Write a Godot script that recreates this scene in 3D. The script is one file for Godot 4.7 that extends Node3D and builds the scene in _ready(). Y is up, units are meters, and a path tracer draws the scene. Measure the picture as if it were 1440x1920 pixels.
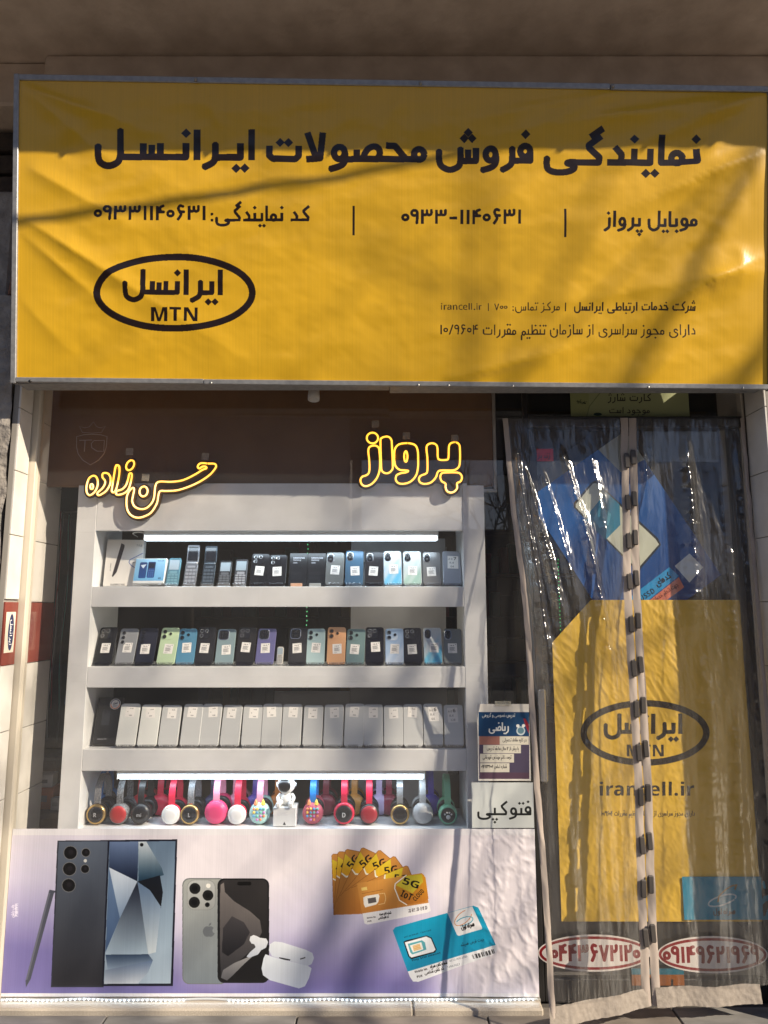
extends Node3D
# A small phone shop seen from the pavement: x to the right, y up, z towards the street; the shop window stands in the plane z = 0.

var M := {}
var CACHE := {}
var NAMES := {}

func _ready():
	# ---- camera, sky, sun, exposure
	var cam := Camera3D.new()
	cam.name = "camera"
	add_child(cam)
	cam.position = Vector3(0, 1.40, 2.70)
	cam.rotation_degrees = Vector3(8.0, 0, 0)
	cam.fov = 73.0
	cam.near = 0.05
	cam.far = 400.0
	cam.current = true
	var env := Environment.new()
	env.background_mode = Environment.BG_SKY
	var skym := ProceduralSkyMaterial.new()
	skym.sky_top_color = Color(0.38, 0.48, 0.66)
	skym.sky_horizon_color = Color(0.78, 0.80, 0.82)
	skym.sky_curve = 0.18
	skym.ground_bottom_color = Color(0.30, 0.28, 0.26)
	skym.ground_horizon_color = Color(0.55, 0.55, 0.54)
	skym.sun_angle_max = 0.0
	var sky := Sky.new()
	sky.sky_material = skym
	env.sky = sky
	env.background_energy_multiplier = 0.75
	env.tonemap_mode = Environment.TONE_MAPPER_LINEAR
	env.tonemap_exposure = 1.5
	env.sdfgi_enabled = true
	env.ssao_enabled = true
	env.ssil_enabled = true
	var we := WorldEnvironment.new()
	we.name = "world_environment"
	we.environment = env
	add_child(we)
	var sun := DirectionalLight3D.new()
	sun.name = "sun"
	add_child(sun)
	sun.light_energy = 1.6
	sun.light_color = Color(1.0, 0.94, 0.85)
	sun.light_angular_distance = 0.53
	sun.shadow_enabled = true
	sun.look_at_from_position(Vector3(0.7263, 0.5446, 0.4193) * 20.0, Vector3.ZERO, Vector3.UP)
	make_materials()
	glyph_table()
	# ---- structure first, then things, small details last
	build_setting()
	build_street()
	build_shopfront()
	build_interior()
	build_sign()
	build_cabinet()
	build_window_poster()
	build_shelf_goods()
	build_headphones()
	build_neon()
	build_door_posters()
	build_curtain()
	build_small_things()

# =====================================================================  naming
func numbered(called):
	if not NAMES.has(called):
		NAMES[called] = 0
		return called
	NAMES[called] += 1
	return "%s_%03d" % [called, NAMES[called]]

func tag(o, label, category, group = "", kind = ""):
	if label != "": o.set_meta("label", label)
	if category != "": o.set_meta("category", category)
	if group != "": o.set_meta("group", group)
	if kind != "": o.set_meta("kind", kind)
	return o

func thing(called, label, category, where = Vector3.ZERO, group = ""):
	var o := Node3D.new()
	o.name = numbered(called)
	add_child(o)
	o.position = where
	return tag(o, label, category, group)

func setting(called, where = Vector3.ZERO):
	var o := Node3D.new()
	o.name = numbered(called)
	add_child(o)
	o.position = where
	o.set_meta("kind", "structure")
	return o

func part(parent, called, mesh, mat, where = Vector3.ZERO, turn = Vector3.ZERO):
	var o := MeshInstance3D.new()
	if parent == self:
		o.name = numbered(called)
	else:
		o.name = called
	o.mesh = mesh
	o.material_override = mat
	parent.add_child(o, true)
	o.position = where
	o.rotation_degrees = turn
	return o

func structure(called, mesh, mat, where = Vector3.ZERO):
	var o = part(self, called, mesh, mat, where)
	o.set_meta("kind", "structure")
	return o

# =====================================================================  materials
func lin(r, g, b, a = 1.0):
	var c := Color(r, g, b).linear_to_srgb()
	c.a = a
	return c

func mat(color, rough = 0.7, metal = 0.0, spec = 0.5):
	var m := StandardMaterial3D.new()
	m.albedo_color = color
	m.roughness = rough
	m.metallic = metal
	m.metallic_specular = spec
	return m

func glow(color, energy):
	var m := StandardMaterial3D.new()
	m.albedo_color = Color(0.9, 0.9, 0.9)
	m.emission_enabled = true
	m.emission = color
	m.emission_energy_multiplier = energy
	return m

func clear(alpha, rough = 0.02, color = Color(1, 1, 1)):
	var m := StandardMaterial3D.new()
	m.transparency = BaseMaterial3D.TRANSPARENCY_ALPHA
	m.albedo_color = Color(color.r, color.g, color.b, alpha)
	m.roughness = rough
	m.cull_mode = BaseMaterial3D.CULL_DISABLED
	return m

func noise_tex(freq, c0, c1, size = 512, octaves = 4, seed_ = 1, kind = FastNoiseLite.TYPE_SIMPLEX_SMOOTH):
	var n := FastNoiseLite.new()
	n.noise_type = kind
	n.frequency = freq
	n.fractal_octaves = octaves
	n.seed = seed_
	var t := NoiseTexture2D.new()
	t.width = size
	t.height = size
	t.seamless = true
	t.noise = n
	var g := Gradient.new()
	g.set_color(0, c0)
	g.set_color(1, c1)
	t.color_ramp = g
	return t

# a surface with two tones of grain and a fine relief, laid on by position
func grained(c0, c1, freq, scale, rough, relief = 0.0, relief_scale = 1.0, seed_ = 1, octaves = 5):
	var m := StandardMaterial3D.new()
	m.albedo_texture = noise_tex(freq, c0, c1, 512, octaves, seed_)
	m.uv1_triplanar = true
	m.uv1_world_triplanar = true
	m.uv1_scale = Vector3.ONE * scale
	m.roughness = rough
	if relief != 0.0:
		m.heightmap_enabled = true
		m.heightmap_scale = relief
		m.heightmap_texture = noise_tex(freq * relief_scale, Color.BLACK, Color.WHITE, 512, 4, seed_ + 7)
	return m

func print_mat(im: Image, rough = 0.55, spec = 0.5):
	var m := StandardMaterial3D.new()
	m.albedo_texture = ImageTexture.create_from_image(im)
	m.roughness = rough
	m.metallic_specular = spec
	m.texture_repeat = false
	return m

# the fine upright lines that a wide printer leaves in the ink
func print_lines(m, seed_, least):
	var rng := RandomNumberGenerator.new()
	rng.seed = seed_
	var im := Image.create(1024, 4, false, Image.FORMAT_RGBA8)
	for x in 1024:
		var h := rng.randf_range(least, 1.0)
		im.fill_rect(Rect2i(x, 0, 1, 4), Color(h, h, h))
	m.detail_enabled = true
	m.detail_blend_mode = BaseMaterial3D.BLEND_MODE_MUL
	m.detail_albedo = ImageTexture.create_from_image(im)

func make_materials():
	M.plaster = grained(lin(0.50, 0.39, 0.30), lin(0.72, 0.59, 0.47), 0.012, 0.8, 0.9, 0.25, 3.0, 3)
	M.old_plaster = grained(lin(0.20, 0.18, 0.16), lin(0.44, 0.40, 0.35), 0.012, 1.6, 0.95, 0.8, 2.0, 5)
	M.dark_board = grained(lin(0.03, 0.022, 0.018), lin(0.075, 0.055, 0.042), 0.012, 2.0, 0.85, 0.2, 2.0, 6)
	M.cream_metal = mat(lin(0.62, 0.56, 0.46), 0.45)
	M.galvanised = grained(lin(0.24, 0.245, 0.25), lin(0.38, 0.38, 0.385), 0.02, 3.0, 0.42, 0.02, 2.0, 8)
	M.galvanised.metallic = 0.35
	M.tile_white = grained(lin(0.66, 0.63, 0.57), lin(0.76, 0.73, 0.68), 0.008, 1.4, 0.22, 0.0, 1.0, 9)
	M.tile_red = grained(lin(0.20, 0.045, 0.035), lin(0.28, 0.075, 0.055), 0.01, 1.4, 0.25, 0.0, 1.0, 10)
	M.grout = mat(lin(0.30, 0.28, 0.25), 0.95)
	M.stone_ledge = grained(lin(0.34, 0.29, 0.23), lin(0.60, 0.54, 0.45), 0.09, 4.0, 0.6, 0.05, 1.0, 11, 3)
	M.slab = grained(lin(0.13, 0.125, 0.12), lin(0.30, 0.29, 0.275), 0.006, 1.6, 0.55, 0.05, 3.0, 12)
	M.slab.uv1_scale = Vector3(0.9, 1.5, 3.2)
	M.joint = mat(lin(0.10, 0.09, 0.08), 0.95)
	M.cabinet = grained(lin(0.68, 0.68, 0.67), lin(0.79, 0.79, 0.785), 0.012, 0.9, 0.38, 0.0, 1.0, 13)
	M.board_grey = grained(lin(0.32, 0.31, 0.31), lin(0.38, 0.37, 0.37), 0.01, 1.0, 0.6, 0.0, 1.0, 14)
	M.brown_board = grained(lin(0.17, 0.085, 0.036), lin(0.21, 0.11, 0.048), 0.008, 1.0, 0.55, 0.0, 1.0, 15)
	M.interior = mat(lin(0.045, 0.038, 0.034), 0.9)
	M.interior_floor = mat(lin(0.16, 0.15, 0.14), 0.5)
	M.alu_dark = mat(lin(0.035, 0.033, 0.032), 0.4, 0.3)
	M.alu = mat(lin(0.50, 0.48, 0.44), 0.4, 0.3)
	M.glass = clear(0.012, 0.0)
	M.acrylic = clear(0.06, 0.05)
	M.acrylic_dark = clear(0.72, 0.08, Color(0.05, 0.07, 0.14))
	M.black = mat(lin(0.012, 0.012, 0.013), 0.35)
	M.black_gloss = mat(lin(0.010, 0.010, 0.012), 0.12)
	M.white_plastic = mat(lin(0.72, 0.72, 0.70), 0.4)
	M.chrome = mat(lin(0.6, 0.6, 0.6), 0.2, 0.9)
	M.tape = mat(lin(0.42, 0.355, 0.305), 0.85)
	M.hem = grained(lin(0.25, 0.215, 0.18), lin(0.35, 0.305, 0.26), 0.03, 4.0, 0.85, 0.05, 2.0, 17)
	M.magnet = mat(lin(0.075, 0.066, 0.060), 0.4)
	M.screw = mat(lin(0.35, 0.34, 0.32), 0.35, 0.8)
	M.ink = mat(lin(0.012, 0.012, 0.02), 0.6)
	M.lamp = glow(Color(0.86, 0.94, 1.0), 2.6)
	M.led = glow(Color(0.85, 0.93, 1.0), 5.0)
	M.neon = glow(Color(1.0, 0.70, 0.05), 1.5)
	M.neon_back = mat(lin(0.022, 0.012, 0.006), 0.3)
	M.bark = grained(lin(0.07, 0.055, 0.045), lin(0.16, 0.13, 0.11), 0.03, 2.0, 0.95, 0.6, 1.0, 18)

# =====================================================================  meshes
func tool(smooth = false):
	var st := SurfaceTool.new()
	st.begin(Mesh.PRIMITIVE_TRIANGLES)
	st.set_smooth_group(0 if smooth else -1)
	return st

func done(st):
	st.generate_normals()
	return st.commit()

func tri(st, a, b, c, out = Vector3.ZERO):
	if out != Vector3.ZERO and (b - a).cross(c - a).dot(out) > 0.0:
		var k = b
		b = c
		c = k
	for p in [a, b, c]:
		st.set_uv(Vector2(p.x, p.y))
		st.add_vertex(p)

func quad(st, a, b, c, d, out):
	tri(st, a, b, c, out)
	tri(st, a, c, d, out)

func box_into(st, s: Vector3, b: float, at := Vector3.ZERO):
	var h := s * 0.5
	b = minf(b, minf(h.x, minf(h.y, h.z)) * 0.8)
	var pt = func(ax, sg: Vector3):
		var p := Vector3((h.x - b) * sg.x, (h.y - b) * sg.y, (h.z - b) * sg.z)
		p[ax] = h[ax] * sg[ax]
		return p + at
	for ax in 3:
		var a1 := (ax + 1) % 3
		var a2 := (ax + 2) % 3
		for s0 in [-1.0, 1.0]:
			var q := []
			for k in [[-1, -1], [1, -1], [1, 1], [-1, 1]]:
				var sg := Vector3.ZERO
				sg[ax] = s0
				sg[a1] = k[0]
				sg[a2] = k[1]
				q.append(pt.call(ax, sg))
			var n := Vector3.ZERO
			n[ax] = s0
			quad(st, q[0], q[1], q[2], q[3], n)
			if b > 0.0:
				for s1 in [-1.0, 1.0]:
					var lo := Vector3.ZERO
					lo[ax] = s0
					lo[a1] = s1
					lo[a2] = -1.0
					var hi := lo
					hi[a2] = 1.0
					var n2 := Vector3.ZERO
					n2[ax] = s0
					n2[a1] = s1
					quad(st, pt.call(ax, lo), pt.call(ax, hi), pt.call(a1, hi), pt.call(a1, lo), n2)
	if b > 0.0:
		for sx in [-1.0, 1.0]:
			for sy in [-1.0, 1.0]:
				for sz in [-1.0, 1.0]:
					var sg := Vector3(sx, sy, sz)
					tri(st, pt.call(0, sg), pt.call(1, sg), pt.call(2, sg), sg)

func rbox(sx, sy, sz, b = 0.002):
	var key := "box %.4f %.4f %.4f %.4f" % [sx, sy, sz, b]
	if not CACHE.has(key):
		var st = tool()
		box_into(st, Vector3(sx, sy, sz), b)
		CACHE[key] = done(st)
	return CACHE[key]

# a flat outline (counted in x, y) with a thickness towards +z and a chamfered front edge; the front carries texture coordinates over the outline's own box
func slab(poly: PackedVector2Array, depth: float, bevel = 0.0):
	var st = tool()
	if Geometry2D.is_polygon_clockwise(poly):
		poly = poly.duplicate()
		poly.reverse()
	var inner := poly
	if bevel > 0.0:
		var o = Geometry2D.offset_polygon(poly, -bevel, Geometry2D.JOIN_MITER)
		if o.size() == 1 and o[0].size() == poly.size():
			# keep the corner order of the outline
			inner = PackedVector2Array()
			for p in poly:
				var best = o[0][0]
				for q in o[0]:
					if q.distance_to(p) < best.distance_to(p): best = q
				inner.append(best)
		else:
			bevel = 0.0
	var lo := poly[0]
	var hi := poly[0]
	for p in poly:
		lo = lo.min(p)
		hi = hi.max(p)
	var put = func(p, z):
		st.set_uv(Vector2((p.x - lo.x) / (hi.x - lo.x), 1.0 - (p.y - lo.y) / (hi.y - lo.y)))
		st.add_vertex(Vector3(p.x, p.y, z))
	var ids := Geometry2D.triangulate_polygon(inner)
	for k in range(0, ids.size(), 3):
		var a := inner[ids[k]]
		var b := inner[ids[k + 1]]
		var c := inner[ids[k + 2]]
		if (b - a).cross(c - a) > 0.0:
			put.call(a, depth); put.call(c, depth); put.call(b, depth)
		else:
			put.call(a, depth); put.call(b, depth); put.call(c, depth)
	ids = Geometry2D.triangulate_polygon(poly)
	for k in range(0, ids.size(), 3):
		var a := poly[ids[k]]
		var b := poly[ids[k + 1]]
		var c := poly[ids[k + 2]]
		if (b - a).cross(c - a) > 0.0:
			put.call(a, 0.0); put.call(b, 0.0); put.call(c, 0.0)
		else:
			put.call(a, 0.0); put.call(c, 0.0); put.call(b, 0.0)
	var n := poly.size()
	for i in n:
		var j := (i + 1) % n
		var e: Vector2 = poly[j] - poly[i]
		var o3 := Vector3(e.y, -e.x, 0)
		var d = depth - bevel
		quad(st, Vector3(poly[i].x, poly[i].y, 0), Vector3(poly[j].x, poly[j].y, 0), Vector3(poly[j].x, poly[j].y, d), Vector3(poly[i].x, poly[i].y, d), o3)
		if bevel > 0.0:
			quad(st, Vector3(poly[i].x, poly[i].y, d), Vector3(poly[j].x, poly[j].y, d), Vector3(inner[j].x, inner[j].y, depth), Vector3(inner[i].x, inner[i].y, depth), o3 + Vector3(0, 0, 0.001))
	return done(st)

func round_rect(w, h, r, k = 4):
	var p := PackedVector2Array()
	for q in 4:
		var c := Vector2((w * 0.5 - r) * (1 if q in [0, 3] else -1), (h * 0.5 - r) * (1 if q in [0, 1] else -1))
		for i in k + 1:
			var a: float = (q + float(i) / k) * PI * 0.5
			p.append(c + Vector2(cos(a), sin(a)) * r)
	return p

func oval(rx, ry, n = 28, c = Vector2.ZERO):
	var p := PackedVector2Array()
	for i in n:
		p.append(c + Vector2(cos(TAU * i / n) * rx, sin(TAU * i / n) * ry))
	return p

func rr(w, h, r, depth, bevel = 0.0, k = 4):
	var key := "rr %.4f %.4f %.4f %.4f %.4f" % [w, h, r, depth, bevel]
	if not CACHE.has(key): CACHE[key] = slab(round_rect(w, h, r, k), depth, bevel)
	return CACHE[key]

func tube(path, radius, sides = 8, closed = false, flat = 1.0, taper = 1.0):
	var st = tool(true)
	tube_into(st, path, radius, sides, closed, flat, taper)
	return done(st)

func tube_into(st, path, radius, sides = 8, closed = false, flat = 1.0, taper = 1.0):
	var n: int = path.size()
	var rings := []
	var up := Vector3(0, 0, 1)
	for i in n:
		var a: Vector3 = path[(i - 1 + n) % n] if closed or i > 0 else path[0]
		var b: Vector3 = path[(i + 1) % n] if closed or i < n - 1 else path[n - 1]
		var t := (b - a).normalized()
		if absf(t.dot(up)) > 0.95: up = Vector3(1, 0.1, 0)
		var s := t.cross(up).normalized()
		var u := s.cross(t).normalized()
		up = u
		var r: float = radius * lerpf(1.0, taper, float(i) / maxf(1, n - 1))
		var ring := []
		for k in sides:
			var w = TAU * k / sides
			ring.append(path[i] + s * cos(w) * r + u * sin(w) * r * flat)
		rings.append(ring)
	for i in (n if closed else n - 1):
		var r0 = rings[i]
		var r1 = rings[(i + 1) % n]
		for k in sides:
			var l = (k + 1) % sides
			var o: Vector3 = r0[k] - path[i] + r0[l] - path[i]
			quad(st, r0[k], r0[l], r1[l], r1[k], o)
	if not closed:
		for e in [0, n - 1]:
			var d: Vector3 = (path[0] - path[1]) if e == 0 else (path[n - 1] - path[n - 2])
			for k in range(1, sides - 1):
				tri(st, rings[e][0], rings[e][k], rings[e][k + 1], d)

# turned about +z: profile is [radius, z] pairs
func lathe(profile, n = 24, smooth = true):
	var st = tool(smooth)
	for i in profile.size() - 1:
		var p = profile[i]
		var q = profile[i + 1]
		for k in n:
			var a = TAU * k / n
			var b = TAU * (k + 1) / n
			var A := Vector3(cos(a) * p[0], sin(a) * p[0], p[1])
			var B := Vector3(cos(b) * p[0], sin(b) * p[0], p[1])
			var C := Vector3(cos(b) * q[0], sin(b) * q[0], q[1])
			var E := Vector3(cos(a) * q[0], sin(a) * q[0], q[1])
			var t := Vector2(q[0] - p[0], q[1] - p[1])
			var o := Vector3(cos(a + 0.1) * t.y, sin(a + 0.1) * t.y, -t.x)
			if p[0] > 1e-6: tri(st, A, B, C, o)
			if q[0] > 1e-6: tri(st, A, C, E, o)
	return done(st)

# a smooth sheet: f(u, v) gives the point; texture coordinates are u, v
func sheet(f: Callable, nu: int, nv: int):
	var st := SurfaceTool.new()
	st.begin(Mesh.PRIMITIVE_TRIANGLES)
	st.set_smooth_group(0)
	for j in nv + 1:
		for i in nu + 1:
			var u := float(i) / nu
			var v := float(j) / nv
			st.set_uv(Vector2(u, v))
			st.add_vertex(f.call(u, v))
	for j in nv:
		for i in nu:
			var a := j * (nu + 1) + i
			for k in [a, a + 1, a + nu + 2, a, a + nu + 2, a + nu + 1]:
				st.add_index(k)
	st.generate_normals()
	return st.commit()

func flat_sheet(w, h):
	return sheet(func(u, v): return Vector3((u - 0.5) * w, (0.5 - v) * h, 0), 1, 1)

func curve(pts, per = 5, closed = false):
	var out := []
	var n: int = pts.size()
	for i in (n if closed else n - 1):
		var p0 = pts[(i - 1 + n) % n] if closed or i > 0 else pts[i]
		var p1 = pts[i]
		var p2 = pts[(i + 1) % n]
		var p3 = pts[(i + 2) % n] if closed or i < n - 2 else p2
		for k in per:
			out.append(p1.cubic_interpolate(p2, p0, p3, float(k) / per))
	if not closed: out.append(pts[n - 1])
	return out

# =====================================================================  print: flat pictures and lettering, drawn as filled outlines
class Canvas:
	var im: Image
	var k := Vector2.ONE      # picture pixels per unit
	var o := Vector2.ZERO     # unit at the picture's top left corner
	var warp: Callable        # optional: measured point -> unit
	func _init(size: Vector2, px_wide: int, origin: Vector2, paper: Color):
		o = origin
		var w := px_wide
		var h := int(round(px_wide * size.y / size.x))
		k = Vector2(w / size.x, h / size.y)
		im = Image.create(w, h, false, Image.FORMAT_RGBA8)
		im.fill(paper)
	func to(p: Vector2) -> Vector2:
		if warp.is_valid(): p = warp.call(p)
		return (p - o) * k
	func poly(pts, c: Color):
		var q := PackedVector2Array()
		for p in pts: q.append(to(p))
		fill(q, c)
	func fill(q: PackedVector2Array, c, c2 = null):
		var y0 := q[0].y
		var y1 := y0
		for p in q:
			y0 = minf(y0, p.y)
			y1 = maxf(y1, p.y)
		var n := q.size()
		for y in range(maxi(0, int(floor(y0 - 0.5))), mini(im.get_height() - 1, int(ceil(y1))) + 1):
			var yc := y + 0.5
			var xs := PackedFloat32Array()
			for i in n:
				var a := q[i]
				var b := q[(i + 1) % n]
				if (a.y <= yc) != (b.y <= yc):
					xs.append(a.x + (yc - a.y) / (b.y - a.y) * (b.x - a.x))
			xs.sort()
			var col: Color = c
			if c2 != null: col = c.lerp(c2, clampf((yc - y0) / maxf(1.0, y1 - y0), 0, 1))
			for i in range(0, xs.size() - 1, 2):
				var xa := int(round(xs[i]))
				var xb := int(round(xs[i + 1]))
				if xb > xa: im.fill_rect(Rect2i(xa, y, xb - xa, 1), col)
	func shade(pts, c: Color, c2: Color):
		var q := PackedVector2Array()
		for p in pts: q.append(to(p))
		fill(q, c, c2)
	func stroke(pts, w: float, c: Color, cap := false):
		for i in pts.size() - 1:
			var a: Vector2 = pts[i]
			var b: Vector2 = pts[i + 1]
			if a.distance_to(b) < 1e-5: continue
			var s := (b - a).normalized().orthogonal() * w * 0.5
			poly([a + s, b + s, b - s, a - s], c)
			if (i > 0 or cap): disc(a, w * 0.5, c, 10)
		if cap: disc(pts[pts.size() - 1], w * 0.5, c, 10)
	func disc(p: Vector2, r: float, c: Color, n := 20, ry := -1.0):
		var q := []
		for i in n: q.append(p + Vector2(cos(TAU * i / n) * r, sin(TAU * i / n) * (r if ry < 0 else ry)))
		poly(q, c)
	func ring(p: Vector2, r: float, w: float, c: Color, ry := -1.0, n := 40):
		var q := []
		for i in n + 1: q.append(p + Vector2(cos(TAU * i / n) * r, sin(TAU * i / n) * (r if ry < 0 else ry)))
		stroke(q, w, c)
		disc(q[0], w * 0.5, c, 8)
	func rect(x0, y0, x1, y1, c: Color):
		poly([Vector2(x0, y0), Vector2(x1, y0), Vector2(x1, y1), Vector2(x0, y1)], c)
	func rrect(x0, y0, x1, y1, r, c: Color, c2 = null):
		var q := PackedVector2Array()
		var w: float = x1 - x0
		var h: float = y1 - y0
		for s in 4:
			var m := Vector2(x0 + w * 0.5 + (w * 0.5 - r) * (1 if s in [0, 3] else -1), y0 + h * 0.5 + (h * 0.5 - r) * (1 if s in [0, 1] else -1))
			for i in 7:
				var a: float = (s + i / 6.0) * PI * 0.5
				q.append(to(m + Vector2(cos(a), sin(a)) * r))
		fill(q, c, c2)

var FONTS := {}
# Latin lettering as triangles: [[a, b, c] ...], lower left at the origin, cap height about 0.72 of the size 1
func latin(text, bold = false, serif = false):
	var key := "%s %s %s" % [text, bold, serif]
	if CACHE.has(key): return CACHE[key]
	var fk := "%s %s" % [bold, serif]
	if not FONTS.has(fk):
		var f := SystemFont.new()
		f.font_names = PackedStringArray(["Droid Serif" if serif else "Droid Sans"])
		f.font_weight = 700 if bold else 400
		FONTS[fk] = f
	var t := TextMesh.new()
	t.font = FONTS[fk]
	t.text = text
	t.font_size = 64
	t.pixel_size = 1.0 / 64.0
	t.depth = 0.0
	t.curve_step = 2.0
	t.horizontal_alignment = HORIZONTAL_ALIGNMENT_LEFT
	var a := t.get_mesh_arrays()
	var v: PackedVector3Array = a[Mesh.ARRAY_VERTEX]
	var ix: PackedInt32Array = a[Mesh.ARRAY_INDEX]
	var lo := Vector2(1e9, 1e9)
	var hi := -lo
	for p in v:
		lo = lo.min(Vector2(p.x, p.y))
		hi = hi.max(Vector2(p.x, p.y))
	var out := []
	for i in range(0, ix.size(), 3):
		out.append([Vector2(v[ix[i]].x, v[ix[i]].y) - lo, Vector2(v[ix[i + 1]].x, v[ix[i + 1]].y) - lo, Vector2(v[ix[i + 2]].x, v[ix[i + 2]].y) - lo])
	CACHE[key] = [out, hi - lo]
	return CACHE[key]

# at: lower left corner of the ink; high: its height; wide 0 keeps the proportions
func letter(c: Canvas, text, at: Vector2, high, color, wide = 0.0, turn = 0.0, bold = true, serif = false):
	var g = latin(text, bold, serif)
	var s := Vector2(high / g[1].y, high / g[1].y)
	if wide > 0.0: s.x = wide / g[1].x
	var x := Transform2D(turn, at)
	for t in g[0]:
		var q := []
		for p in t: q.append(x * Vector2(p.x * s.x, -p.y * s.y))
		c.poly(q, color)

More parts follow.
